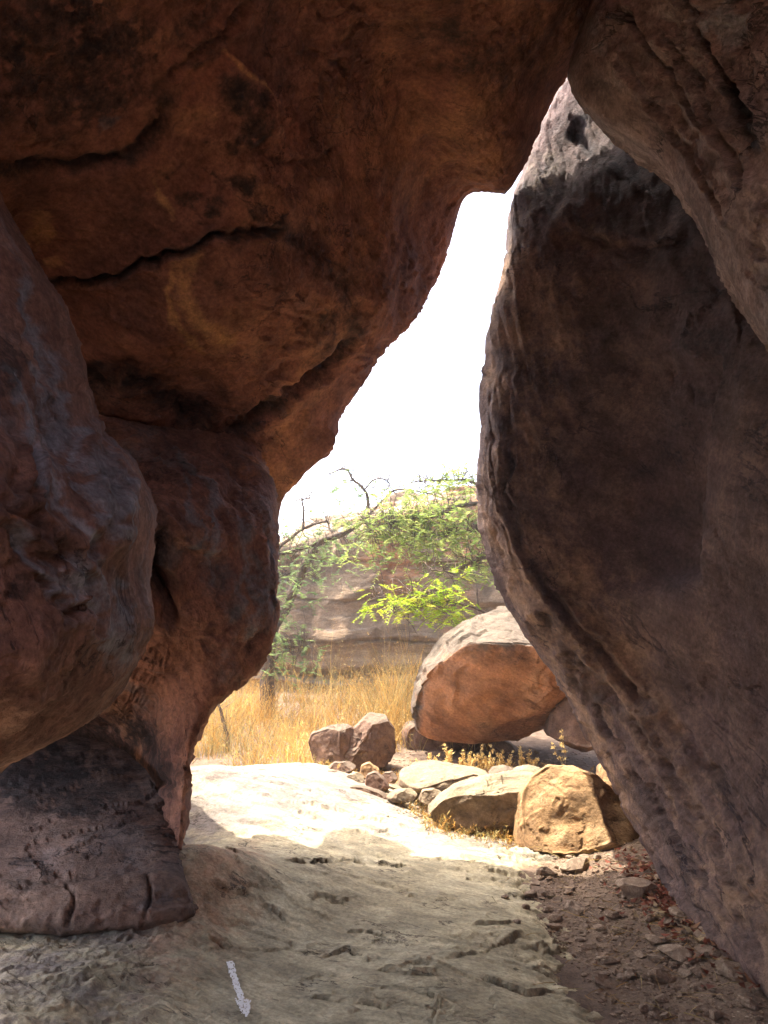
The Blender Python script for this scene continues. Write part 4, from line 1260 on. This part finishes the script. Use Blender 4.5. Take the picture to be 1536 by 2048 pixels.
def gz(x, y):
    x = np.atleast_1d(np.asarray(x, float)); y = np.atleast_1d(np.asarray(y, float))
    fx = np.clip((x + 3.0) / 0.02, 0, LUT.shape[0] - 2); fy = np.clip((y - 1.0) / 0.02, 0, LUT.shape[1] - 2)
    i = fx.astype(int); j = fy.astype(int); u = fx - i; w = fy - j
    return (LUT[i, j] * (1 - u) * (1 - w) + LUT[i + 1, j] * u * (1 - w) + LUT[i, j + 1] * (1 - u) * w + LUT[i + 1, j + 1] * u * w)


def stone_mesh(seed, nth=10, nph=7):
    r_ = np.random.default_rng(seed)
    th = np.linspace(0, 2 * math.pi, nth, endpoint=False)
    ph = np.linspace(-math.pi / 2, math.pi / 2, nph)
    p = np.stack([np.cos(ph)[:, None] * np.cos(th), np.cos(ph)[:, None] * np.sin(th), np.repeat(np.sin(ph)[:, None], nth, 1)], -1).reshape(-1, 3)
    for _ in range(7):
        n = r_.normal(size=3); n /= np.linalg.norm(n)
        e = p @ n - r_.uniform(0.45, 0.75)
        p = p - np.where(e > 0, e, 0)[:, None] * n
    p = p * np.array([1, r_.uniform(.6, .95), r_.uniform(.35, .6)])
    p = p + 0.05 * fbm(p * 2, 2, .5, seed * 1.7)[:, None]
    me = mk_mesh('stone', p, grid_quads(nph, nth, wrap=True), smooth_sh=False)
    if sum(pl.normal.dot(pl.center) for pl in me.polygons) < 0: me.flip_normals()
    return me


stone_meshes = []
for k in range(10):
    me = stone_mesh(k + 5)
    me.materials.append(M['stone'])
    stone_meshes.append(me)


def place_stone(px, py, size, label, group, k=None):
    q = hit_base(px, py, gz)
    o = bpy.data.objects.new('stone', stone_meshes[rng.integers(10) if k is None else k])
    COL.objects.link(o)
    o.scale = (size, size * rng.uniform(.8, 1.1), size * rng.uniform(.8, 1.2))
    o.rotation_euler = (rng.normal(0, .15), rng.normal(0, .15), rng.uniform(0, 6.28))
    o.location = (q[0], q[1], q[2] + size * 0.12)
    tag(o, label, 'stone', group)
    return o


special = [(1110, 1858, .055, 'dark round stone at the slab edge, lowest of its little row'), (1098, 1822, .05, 'dark knobbly stone above its neighbours at the slab edge'),
           (1108, 1840, .05, 'flat brown stone in the little row at the slab edge'), (1052, 1816, .035, 'single dark stone lying out on the slab'),
           (1035, 1844, .03, 'small flat stone alone on the bare slab'), (1062, 1792, .06, 'reddish stone where the gravel meets the slab'),
           (1095, 1790, .06, 'tan stone beside the reddish one at the gravel edge'), (1315, 1885, .075, 'pale topped round stone in the dark gravel by the leaning rock'),
           (1350, 1912, .12, 'large flat pale stone in the gravel near the leaning rock'), (1205, 1917, .05, 'pale flat stone in the middle of the dirt'),
           (1275, 1790, .17, 'biggest brown rock in the gravel, beside the red dead leaves'), (1245, 1755, .07, 'square stone just behind the biggest gravel rock'),
           (1150, 1740, .13, 'long pale stone at the head of the gravel'), (1010, 1796, .03, 'small dark stone at the edge of a slab crack')]
for i, (a, b, s, lb) in enumerate(special):
    place_stone(a, b, s, lb, None, i % 10)
n = 0
while n < 285:
    py = rng.uniform(1715, 2040)
    lo = np.interp(py, [1700, 1760, 1860, 1950, 2048], [1100, 1060, 1120, 1180, 1230])
    hi = np.interp(py, [1700, 1850, 1920, 2048], [1300, 1400, 1470, 1540])
    px = rng.uniform(lo, hi)
    s = float(np.clip(rng.lognormal(-3.8, .58), .010, .085))
    if rng.random() > smooth(-.45, .35, fbm(np.array([[px * .014, py * .03, 1.]]), 2, .5))[0] + (.35 if py < 1860 else 0): continue
    place_stone(px, py, s, 'small angular brown stone scattered among the fine gravel', 'loose stones on the dirt')
    n += 1


def stuff_stones(name, cnt, region, smin, smax):
    V, Q = [], []
    off = 0
    base = [np.array([v.co for v in m.vertices]) for m in [stone_mesh(k + 50, 6, 4) for k in range(6)]]
    quads = grid_quads(4, 6, wrap=True)
    xy = np.array([region() for _ in range(cnt)])
    z = gz(xy[:, 0], xy[:, 1])
    for k in range(cnt):
        b = base[k % 6]
        s = rng.uniform(smin, smax) * (1 if rng.random() < .8 else 1.7)
        a = rng.uniform(0, 6.28)
        c, s_ = math.cos(a), math.sin(a)
        q = b * s
        V.append(np.stack([q[:, 0] * c - q[:, 1] * s_ + xy[k, 0], q[:, 0] * s_ + q[:, 1] * c + xy[k, 1], q[:, 2] + z[k]], 1))
        Q.append(quads + off); off += len(b)
    me = mk_mesh(name, np.concatenate(V), np.concatenate(Q), smooth_sh=False)
    o = link(name, me, M['stone'])
    tag(o, kind='stuff')
    return o


def reg_gravel():
    y = rng.uniform(3.3, 6.4)
    return (np.interp(y, [3.3, 4.5, 5.5, 6.4], [1.0, 0.85, 1.1, 1.3]) + abs(rng.normal(0.35, .35)), y)


stuff_stones('gravel', 5200, reg_gravel, 0.004, 0.013)


def reg_out():
    return (rng.uniform(0.0, 3.0), rng.uniform(6.3, 9.5))


o = stuff_stones('rubble', 1500, reg_out, 0.006, 0.03)


# ------------------------------------------------------------------ painted arrow
def arrow():
    poly = np.array([(453, 1926), (467, 1923), (473, 1950), (484, 1982), (488, 2000), (502, 2004), (499, 2026), (494, 2036), (484, 2026), (468, 2001), (477, 2002), (471, 1985), (460, 1952)], float)

    def inside(x, y):
        c = False
        j = len(poly) - 1
        for i in range(len(poly)):
            xi, yi = poly[i]; xj, yj = poly[j]
            if (yi > y) != (yj > y) and x < (xj - xi) * (y - yi) / (yj - yi) + xi: c = not c
            j = i
        return c
    st = 1.5
    gx = np.arange(448, 508, st); gy = np.arange(1918, 2040, st)
    # corner rays onto the slab, bilinear between them, then dropped on the relief
    c = {(a, b): hit_base(x, y, slab_base) for a, x in enumerate((gx[0], gx[-1])) for b, y in enumerate(np.linspace(gy[0], gy[-1], 9))}
    U = np.linspace(0, 1, len(gx))[:, None, None]
    yy = np.linspace(0, 8, len(gy)); jj = np.minimum(yy.astype(int), 7); ww = (yy - jj)[None, :, None]
    row = lambda a: (np.array([c[(a, k)] for k in jj])[None] * (1 - ww) + np.array([c[(a, k + 1)] for k in jj])[None] * ww)
    GP = row(0) * (1 - U) + row(1) * U
    GP[:, :, 2] = slab_z(GP[:, :, 0], GP[:, :, 1])
    keep = {}
    verts, quads = [], []

    def vid(i, j):
        if (i, j) not in keep:
            q = GP[i, j]
            keep[(i, j)] = len(verts)
            verts.append((q[0], q[1], q[2] + 0.004))
        return keep[(i, j)]
    for i in range(len(gx) - 1):
        for j in range(len(gy) - 1):
            x, y = gx[i] + st / 2, gy[j] + st / 2
            w = fbm(np.array([[x * .14, y * .14, 0.5], [x * .14, y * .14, 9.5], [x * .25, y * .25, 3.3]]), 3, .6)
            if inside(x + 2.4 * w[0], y + 2.4 * w[1]) and w[2] > -0.42:
                quads.append((vid(i, j), vid(i + 1, j), vid(i + 1, j + 1), vid(i, j + 1)))
    me = mk_mesh('painted_arrow', verts, quads)
    if me.polygons[0].normal.z < 0: me.flip_normals()
    o = link('painted_arrow', me, M['paint'])
    tag(o, 'chipped white arrow painted on the rock slab, pointing towards the viewer', 'arrow')


arrow()


# ------------------------------------------------------------------ plants
def strips(name, base, tip_dir, length, width, bend, colors, mat, parent=None, segs=3):
    """many thin tapering blades as one mesh (arrays of n)"""
    n = len(base)
    side = np.cross(tip_dir, rng.normal(size=(n, 3)))
    side /= np.linalg.norm(side, axis=1)[:, None] + 1e-9
    V = np.zeros((n, 2 * segs + 1, 3))
    for k in range(segs + 1):
        t = k / segs
        c = base + tip_dir * (length * t)[:, None] + bend * (length * t * t)[:, None]
        if k < segs:
            w = width * (1 - 0.75 * t)
            V[:, 2 * k] = c - side * w[:, None]
            V[:, 2 * k + 1] = c + side * w[:, None]
        else:
            V[:, 2 * segs] = c
    nv = 2 * segs + 1
    off = np.arange(n)[:, None] * nv
    Q = np.concatenate([off + np.array([[2 * k, 2 * k + 1, 2 * k + 3, 2 * k + 2]]) for k in range(segs - 1)])
    T = off + np.array([[2 * segs - 2, 2 * segs - 1, 2 * segs]])
    me = mk_mesh(name, V.reshape(-1, 3), Q, T)
    set_mask(me, np.repeat(colors, nv, 0))
    return link(name, me, mat, parent)


def grass(n, region, hmin, hmax, cols, name='dry_grass'):
    cen = np.array([region() for _ in range(max(1, n // 16))])
    tk = rng.integers(len(cen), size=n)
    spread = rng.normal(0, 1, (n, 2))
    xy = cen[tk] + spread * 0.075
    z = dirt_z(xy[:, 0], xy[:, 1])
    z = np.where(xy[:, 1] < 9.4, np.maximum(z, slab_z(xy[:, 0], xy[:, 1]) - .03), z)
    base = np.stack([xy[:, 0], xy[:, 1], z - .02], 1)
    clump = fbm(base * 1.1, 2, .5, 3.)
    L = rng.uniform(hmin, hmax, n) * np.clip(1 + .9 * clump + .35 * fbm(base * 3.5, 2, .5, 30.), .35, 2)
    wild = np.where(rng.random(n) < .3, .6, .2)
    d = np.stack([rng.normal(0, 1, n) * wild, rng.normal(0, 1, n) * wild, np.ones(n)], 1)
    d[:, :2] += spread * .16
    d /= np.linalg.norm(d, axis=1)[:, None]
    b = np.stack([rng.normal(.06, .25, n), rng.normal(0, .2, n), rng.normal(-.1, .12, n)], 1)
    ci = np.clip((len(cols) * (.5 + .45 * fbm(base * .9, 2, .5, 55.) + rng.normal(0, .22, n))).astype(int), 0, len(cols) - 1)
    c = np.array(cols)[ci] * rng.uniform(.6, 1.25, (n, 1))
    o = strips(name, base, d, L, rng.uniform(.002, .0045, n), b, c.astype(np.float32), M['straw'])
    # seed heads: short chaff round the upper third of every second blade
    k = rng.choice(n, n // 2, replace=False)
    t = rng.uniform(.65, 1.0, (len(k), 5))
    B = (base[k][:, None] + d[k][:, None] * (L[k][:, None] * t)[..., None] + b[k][:, None] * (L[k][:, None] * t * t)[..., None]).reshape(-1, 3)
    dd = rng.normal(size=B.shape) + np.array([0, 0, .6]); dd /= np.linalg.norm(dd, axis=1)[:, None]
    m = len(B)
    cc = np.repeat(c[k], 5, 0) * rng.uniform(.9, 1.3, (m, 1))
    s = strips('seed_head', B, dd, rng.uniform(.012, .04, m), rng.uniform(.002, .005, m), rng.normal(0, .2, (m, 3)), cc.astype(np.float32), M['straw'], o, 2)
    tag(s, kind='stuff')
    tag(o, kind='stuff')
    return o


STRAW = [(.60, .44, .18), (.58, .38, .12), (.54, .31, .08), (.44, .25, .07), (.40, .31, .12), (.24, .20, .09)]


def reg_field():
    while True:
        y = rng.uniform(8.3, 12.8)
        x = rng.uniform(-4.2, 1.3)
        if y < 9.0 and x > -0.55: continue
        if y < 9.2 and 0.1 < x: continue
        if fbm(np.array([[x * .8, y * .8, 7.]]), 2, .5)[0] < -.22: continue
        return (x, y)


grass(9500, reg_field, .28, .68, STRAW)


def reg_tall():
    while True:
        y = rng.uniform(9.6, 12.0); x = rng.normal(0.15, .45)
        if -1.2 < x < .8: return (x, y)


grass(1300, reg_tall, 0.6, 1.15, STRAW)


def reg_under():
    return (rng.normal(.95, .45), rng.normal(8.0, .22))


grass(900, reg_under, .05, .14, STRAW, 'dead_grass')


def reg_edge():
    t = rng.random()
    return (0.3 + .9 * t + rng.normal(0, .10), 6.75 - .65 * t + rng.normal(0, .10))


grass(700, reg_edge, .03, .09, STRAW, 'dead_grass')


def reg_bank():
    a, b, w = [((.35, 6.35), (1.05, 6.0), .10), ((.2, 7.0), (1.3, 7.0), .16), ((-.75, 7.9), (.15, 8.0), .10), ((.5, 6.9), (.9, 6.3), .12)][rng.integers(4)]
    t = rng.random()
    return (a[0] + (b[0] - a[0]) * t + rng.normal(0, w), a[1] + (b[1] - a[1]) * t + rng.normal(0, w))


grass(1500, reg_bank, .03, .11, STRAW, 'dead_grass')


def tube(path, radii, sides=7, jit=0.0):
    path = np.asarray(path, float)
    n = len(path)
    tan = np.gradient(path, axis=0)
    tan /= np.linalg.norm(tan, axis=1)[:, None] + 1e-9
    ref = np.array([0.31, 0.92, 0.21])
    a = np.cross(tan, ref); a /= np.linalg.norm(a, axis=1)[:, None] + 1e-9
    b = np.cross(tan, a)
    th = np.linspace(0, 2 * math.pi, sides, endpoint=False)
    rr = np.asarray(radii)[:, None] * (1 + jit * rng.normal(size=(n, sides)))
    V = path[:, None] + rr[..., None] * (np.cos(th)[None, :, None] * a[:, None] + np.sin(th)[None, :, None] * b[:, None])
    return V.reshape(-1, 3), grid_quads(n, sides, wrap=True)


def dense(pts, n):
    A = np.asarray(pts, float)
    return interp_axis0(A, np.linspace(0, len(A) - 1, n))


def weed(px, py, Y, h, label, nst=1):
    """dry upright weed with knobbly seed heads along its stem"""
    z0 = float(dirt_z(np.array([P(px, py, Y)[0]]), np.array([Y]))[0])
    x0 = P(px, py, Y)[0]
    root = empty('dry_weed', (x0, Y, z0))
    tag(root, label, 'weed', 'dry weeds in front of the orange boulder')
    SV, SQ, so = [], [], 0
    HB, HD, HC, HL, HW = [], [], [], [], []
    for s in range(nst):
        lean = rng.normal(0, .22, 2)
        hh = h * rng.uniform(.45, 1.1)
        pts = dense([(0, 0, -.03), (lean[0] * .3 * hh, lean[1] * .3 * hh, hh * .5), (lean[0] * hh, lean[1] * hh, hh)], 9)
        v, q = tube(pts, np.linspace(.004, .002, 9), 5)
        SV.append(v); SQ.append(q + so); so += len(v)
        for t in np.linspace(rng.uniform(.3, .65), 1, 12):
            c = pts[min(8, int(t * 8))] + rng.normal(0, .008, 3)
            for _ in range(9):
                HB.append(c + rng.normal(0, .007, 3)); d = rng.normal(size=3) + (0, 0, .5); HD.append(d / np.linalg.norm(d))
                HL.append(rng.uniform(.012, .03)); HW.append(rng.uniform(.004, .008)); HC.append(np.array((.78, .58, .24)) * rng.uniform(.7, 1.25))
    me = mk_mesh('stem', np.concatenate(SV), np.concatenate(SQ))
    link('stem', me, M['twig'], root)
    nH = len(HB)
    o = strips('seed_head', np.array(HB), np.array(HD), np.array(HL), np.array(HW), rng.normal(0, .2, (nH, 3)), np.array(HC, np.float32), M['straw'], root, 2)
    tag(o, kind='stuff')


weeds = [(842, 1505, 8.0, .22, 'thin dry weed at the left end of the row under the boulder'), (858, 1505, 7.95, .24, 'second thin dry weed from the left under the boulder'),
         (875, 1510, 7.9, .26, 'bushy dry weed beside the thin ones, left under the boulder'), (900, 1505, 7.95, .30, 'tall full dry weed left of the middle under the boulder'),
         (922, 1502, 8.0, .27, 'full dry weed in the middle clump under the boulder'), (937, 1503, 7.95, .26, 'dry weed at the right of the middle clump'),
         (962, 1500, 8.0, .28, 'dry weed right of the middle clump, dense heads'), (980, 1500, 7.95, .25, 'dry weed between the dense one and the faded ones'),
         (1000, 1498, 8.0, .24, 'faded dry weed under the right of the boulder'), (1014, 1498, 7.95, .30, 'tall faded dry weed under the right of the boulder'),
         (1043, 1490, 8.0, .28, 'dry weed standing before the dark hollow of the boulder'), (1058, 1485, 8.0, .24, 'rightmost dry weed before the dark hollow'),
         (1132, 1490, 7.7, .50, 'tall thin dry weed before the reddish rock at the right')]
for (a, b, Y, h, lb) in weeds:
    weed(a, b, Y, h, lb, 2 if 'thin' in lb else 5)

LEAF_Y = [(.26, .34, .08), (.33, .39, .10), (.38, .42, .12), (.20, .28, .07)]
LEAF_D = [(.20, .28, .10), (.25, .33, .11), (.30, .37, .12), (.15, .22, .08)]
LEAF_B = [(.34, .46, .03), (.42, .52, .04), (.28, .42, .03), (.50, .50, .06)]


def leaves(name, clusters, parent, cols, dens=0.75):
    """feathery compound leaves: each spray is a rachis with paired leaflets"""
    B, D, L, Wd, C = [], [], [], [], []
    SP = []
    for (px, py, Y, rx, ry, rz, n) in clusters:
        c = P(px, py, Y)
        for _ in range(int(n * dens)):
            q = c + rng.normal(0, .5, 3) * np.array([rx, ry, rz])
            d = rng.normal(size=3) * np.array([1, 1, .55]) + np.array([0, 0, -.25]); d /= np.linalg.norm(d)
            SP.append(q)
            s = np.cross(d, (0, 0, 1.0)); s /= np.linalg.norm(s) + 1e-6
            ln = rng.uniform(.12, .26)
            col = np.array(cols[rng.integers(len(cols))]) * rng.uniform(.75, 1.25)
            droop = rng.uniform(.05, .3)
            m = 8
            for k in range(m):
                t = (k + .5) / m
                b = q + d * ln * t - np.array([0, 0, droop * ln * t * t])
                for sg in (-1, 1):
                    e = s * sg + d * .5 + rng.normal(0, .12, 3)
                    B.append(b); D.append(e / np.linalg.norm(e)); L.append(ln * .28 * (1 - .5 * abs(t - .45)) * rng.uniform(.8, 1.2)); Wd.append(rng.uniform(.0055, .0095)); C.append(col)
    n = len(B)
    leaves.at = SP
    o = strips(name, np.array(B), np.array(D), np.array(L), np.array(Wd), rng.normal(0, .05, (n, 3)), np.array(C, np.float32), M['leaf'], parent, 2)
    tag(o, kind='stuff')
    return o


def limb(name, pts, r0, r1, parent, mat=None, jig=0.03, n=None):
    A = np.array([P(*a) for a in pts])
    n = n or max(8, 6 * len(pts))
    path = dense(A, n)
    path = path + jig * np.stack([fbm(path * 2.5, 2, .5, 3.), fbm(path * 2.5, 2, .5, 8.), fbm(path * 2.5, 2, .5, 13.)], 1)
    v, q = tube(path, np.linspace(r0, r1, n), 8, 0.05)
    me = mk_mesh(name, v - np.array(parent.location), q)
    return link(name, me, mat or M['bark'], parent), path


def tree(name, label, trunk, r0, r1, branches, clusters, cols, twigs=60, group=None):
    b = P(*trunk[0])
    root = empty(name, b)
    tag(root, label, 'tree', group)
    _, path = limb('trunk', trunk, r0, r1, root)
    paths = []
    for pts, a, c in branches:
        _, pp = limb('branch', pts, a, c, root)
        paths.append(pp)
    # fine twigs fork off the outer halves of the branches
    V, Q, off = [], [], 0
    for _ in range(twigs):
        pp = paths[rng.integers(len(paths))]
        i = rng.integers(len(pp) // 3, len(pp))
        d = rng.normal(size=3) * np.array([1, .6, .8]) + np.array([0, 0, .2])
        d /= np.linalg.norm(d)
        ln = rng.uniform(.2, .6)
        e = np.array([pp[i] + d * ln * t + rng.normal(0, .03, 3) * t for t in np.linspace(0, 1, 5)])
        v, q = tube(e, np.linspace(.007, .003, 5), 4)
        V.append(v); Q.append(q + off); off += len(v)
    if V:
        me = mk_mesh('twig', np.concatenate(V) - np.array(root.location), np.concatenate(Q))
        tag(link('twig', me, M['bark'], root), kind='stuff')
    if clusters:
        o = leaves('foliage', clusters, root, cols, 0.5 if cols is LEAF_D else 0.75)
        allp = np.concatenate(paths)
        TV, TQ, to = [], [], 0
        for q in leaves.at[::2]:
            k = np.argmin(np.linalg.norm(allp - q, axis=1))
            a = allp[k]
            mid = (a + q) / 2 + rng.normal(0, .05, 3) + np.array([0, 0, .08])
            v, qd = tube(dense([a, mid, q], 6), np.linspace(.006, .002, 6), 3)
            TV.append(v); TQ.append(qd + to); to += len(v)
        tw = link('twig', mk_mesh('twig', np.concatenate(TV) - np.array(root.location), np.concatenate(TQ)), M['bark'], root)
        tag(tw, kind='stuff')
        o.matrix_parent_inverse = root.matrix_world.inverted()
        o.data.transform(__import__('mathutils').Matrix.Translation(-Vector(root.location)))
        o.matrix_parent_inverse.identity()
    return root


# the tree at the left of the opening
tree('tree', 'slender green tree in front of the cliff, beside the left pillar',
     [(535, 1440, 11.5), (535, 1380, 11.5), (538, 1290, 11.5), (555, 1240, 11.6), (590, 1180, 11.6), (610, 1130, 11.6), (640, 1085, 11.6)], .125, .05,
     [([(640, 1085, 11.6), (680, 1070, 11.6), (715, 1052, 11.6), (740, 1030, 11.7)], .05, .03),
      ([(735, 1035, 11.7), (735, 1000, 11.7), (725, 975, 11.7), (705, 960, 11.7), (690, 940, 11.7), (660, 945, 11.7)], .028, .01),
      ([(728, 978, 11.7), (745, 960, 11.7), (770, 960, 11.7), (790, 985, 11.7)], .014, .006),
      ([(740, 1030, 11.7), (765, 1000, 11.7), (790, 980, 11.8), (850, 985, 11.8), (900, 1000, 11.8)], .02, .008),
      ([(550, 1110, 11.4), (570, 1085, 11.4), (605, 1060, 11.4), (650, 1045, 11.4), (658, 1060, 11.4)], .03, .01),
      ([(605, 1060, 11.4), (608, 1025, 11.4), (606, 1000, 11.4), (618, 995, 11.4)], .02, .008),
      ([(640, 1085, 11.6), (590, 1100, 11.5), (550, 1110, 11.4)], .03, .03),
      ([(540, 1330, 11.5), (570, 1300, 11.3), (600, 1290, 11.2), (625, 1300, 11.1)], .02, .006),
      ([(555, 1240, 11.5), (540, 1200, 11.3), (545, 1160, 11.2)], .025, .008)],
     [(600, 1090, 11.5, .7, .5, .35, 130), (570, 1160, 11.3, .5, .5, .6, 110), (640, 1100, 11.5, .6, .5, .4, 110), (700, 1020, 11.6, .5, .4, .6, 90), (690, 980, 11.7, .45, .4, .4, 60),
      (575, 1310, 11.2, .55, .4, .35, 150), (550, 1250, 11.3, .4, .4, .5, 80), (590, 1210, 11.4, .5, .4, .5, 60), (560, 1060, 11.4, .5, .4, .35, 40), (660, 1150, 11.5, .6, .4, .3, 50)], LEAF_D, 110)
# feathery boughs reaching across from behind the leaning rock
tree('tree', 'pale green feathery tree arching in from behind the leaning rock',
     [(1150, 1430, 10.8), (1120, 1300, 10.8), (1080, 1150, 10.8), (1050, 1060, 10.8), (1010, 1010, 10.7)], .14, .06,
     [([(1010, 1010, 10.7), (940, 1010, 10.6), (870, 1030, 10.5), (800, 1040, 10.4), (740, 1060, 10.3)], .04, .008),
      ([(1050, 1060, 10.8), (980, 1060, 10.6), (900, 1070, 10.5), (830, 1060, 10.4)], .035, .008),
      ([(1010, 1010, 10.7), (960, 970, 10.7), (900, 960, 10.7), (840, 965, 10.7)], .03, .006),
      ([(1080, 1150, 10.8), (1000, 1110, 10.5), (930, 1130, 10.3)], .03, .008)],
     [(770, 1050, 10.4, .6, .5, .35, 190), (840, 1035, 10.4, .7, .5, .4, 260), (900, 1050, 10.5, .7, .5, .45, 260), (940, 1080, 10.5, .5, .5, .5, 160), (760, 1095, 10.3, .5, .4, .3, 90),
      (870, 970, 10.7, .6, .4, .25, 80), (930, 960, 10.6, .35, .4, .3, 60), (920, 1150, 10.4, .45, .4, .3, 50), (830, 1080, 10.4, .6, .4, .3, 100), (960, 1130, 10.4, .4, .4, .3, 60)], LEAF_Y, 120)
# the bright spray hanging before the cliff
tree('shrub', 'bright yellow green spray hanging above the orange boulder',
     [(1010, 1260, 9.8), (970, 1225, 9.7), (920, 1205, 9.6), (870, 1200, 9.5)], .02, .008,
     [([(920, 1205, 9.6), (880, 1190, 9.5), (820, 1185, 9.4), (750, 1190, 9.3)], .008, .003), ([(870, 1200, 9.5), (830, 1215, 9.4), (770, 1225, 9.3)], .006, .003),
      ([(920, 1205, 9.6), (900, 1150, 9.6), (860, 1140, 9.6)], .006, .003)],
     [(840, 1205, 9.4, .35, .3, .16, 110), (870, 1190, 9.5, .3, .3, .15, 60), (900, 1225, 9.5, .3, .3, .13, 55), (775, 1195, 9.3, .3, .3, .15, 28), (760, 1225, 9.3, .25, .2, .1, 14), (890, 1150, 9.6, .3, .3, .12, 20)], LEAF_B, 25)
for o in list(bpy.data.objects):
    if o.name.startswith('shrub'): o['category'] = 'shrub'


def sapling(pts, r, lb):
    b = P(*pts[0])
    root = empty('sapling', b)
    tag(root, lb, 'sapling')
    limb('stem', pts, r, r * .4, root, M['bark'])
    V, Q, off = [], [], 0
    for _ in range(14):
        i = rng.uniform(.3, 1)
        A = np.array([P(*a) for a in pts]); c = interp_axis0(A, np.array([i * (len(A) - 1)]))[0]
        d = rng.normal(size=3) + (0, 0, .4); d /= np.linalg.norm(d)
        e = np.array([c + d * t * rng.uniform(.15, .4) for t in np.linspace(0, 1, 4)])
        v, q = tube(e, np.linspace(.006, .002, 4), 4)
        V.append(v); Q.append(q + off); off += len(v)
    me = mk_mesh('twig', np.concatenate(V) - np.array(root.location), np.concatenate(Q))
    tag(link('twig', me, M['twig'], root), kind='stuff')


sapling([(458, 1520, 9.6), (455, 1470, 9.6), (440, 1420, 9.6), (425, 1390, 9.6)], .03, 'thin bare sapling in the dry grass close to the left pillar')
sapling([(965, 1300, 11.5), (955, 1200, 11.5), (948, 1140, 11.5), (940, 1100, 11.5)], .018, 'bare pale stem against the cliff above the orange boulder')


# dead leaves and straws by the leaning rock
def reg_litter():
    t = rng.random()
    return (1.62 + .10 * (1 - t) + rng.normal(0, .13), 3.6 + 2.0 * t)


def litter():
    n = 700
    xy = np.array([reg_litter() for _ in range(n)])
    k = 260
    xy[:k] = np.stack([rng.normal(1.62, .10, k), rng.normal(4.75, .28, k)], 1)
    z = gz(xy[:, 0], xy[:, 1])
    V, Q, C = [], [], []
    for i in range(n):
        s = rng.uniform(.012, .032)
        a = rng.uniform(0, 6.28)
        e = rng.normal(0, .35, 2)
        u = np.array([math.cos(a), math.sin(a), e[0]]) * s
        w = np.array([-math.sin(a), math.cos(a), e[1]]) * s * .5
        c = np.array([xy[i, 0], xy[i, 1], z[i] + rng.uniform(.008, .03)])
        cu = np.array([0, 0, s * rng.uniform(.1, .6)])
        V += [c - u + cu, c - w, c + u + cu, c + w]
        Q.append((4 * i, 4 * i + 1, 4 * i + 2, 4 * i + 3))
        col = [(.20, .06, .035), (.15, .05, .03), (.28, .15, .08), (.34, .25, .14)][rng.choice(4, p=[.4, .3, .2, .1])]
        C += [col] * 4
    me = mk_mesh('dead_leaves', V, Q)
    set_mask(me, np.array(C, np.float32))
    tag(link('dead_leaves', me, M['litter']), kind='stuff')
    # straws
    n = 420
    y = rng.uniform(3.5, 6.5, n)
    x = np.interp(y, [3.5, 4.5, 6.5], [1.35, 1.35, 1.5]) + rng.normal(0, .3, n)
    zz = gz(x, y) + rng.uniform(.01, .035, n)
    a = rng.uniform(0, 6.28, n)
    d = np.stack([np.cos(a), np.sin(a), rng.normal(0, .15, n)], 1)
    c = np.array(STRAW)[rng.integers(6, size=n)] * rng.uniform(.5, .9, (n, 1))
    o = strips('straw', np.stack([x, y, zz], 1), d, rng.uniform(.04, .2, n), rng.uniform(.001, .002, n), rng.normal(0, .15, (n, 3)), c.astype(np.float32), M['straw'])
    tag(o, kind='stuff')


litter()


# ------------------------------------------------------------------ haze added to veil the view like lens glare
HAZE = 0.0038


def haze():
    zs = [o.matrix_world @ Vector(c) for o in bpy.data.objects if o.type == 'MESH' for c in o.bound_box]
    x0, x1 = min(v.x for v in zs) - 2, max(v.x for v in zs) + 2
    y0, y1 = min(v.y for v in zs) - 2, max(v.y for v in zs) + 2
    z0, z1 = min(v.z for v in zs) - 1.0, max(v.z for v in zs) + 0.5
    V = [(x, y, z) for x in (x0, x1) for y in (y0, y1) for z in (z0, z1)]
    Q = [(0, 1, 3, 2), (4, 6, 7, 5), (0, 4, 5, 1), (2, 3, 7, 6), (0, 2, 6, 4), (1, 5, 7, 3)]
    me = mk_mesh('haze', V, Q, smooth_sh=False)
    m = bpy.data.materials.new('dusty_air')
    m.use_nodes = True
    nt = m.node_tree
    nt.nodes.remove(nt.nodes['Principled BSDF'])
    pv = nt.nodes.new('ShaderNodeVolumePrincipled')
    pv.inputs['Color'].default_value = (0.95, 0.95, 0.93, 1)
    pv.inputs['Density'].default_value = HAZE
    pv.inputs['Anisotropy'].default_value = 0.5
    nt.links.new(pv.outputs[0], nt.nodes['Material Output'].inputs['Volume'])
    tag(link('haze', me, m), kind='stuff')


if HAZE:
    bpy.context.view_layer.update()
    haze()
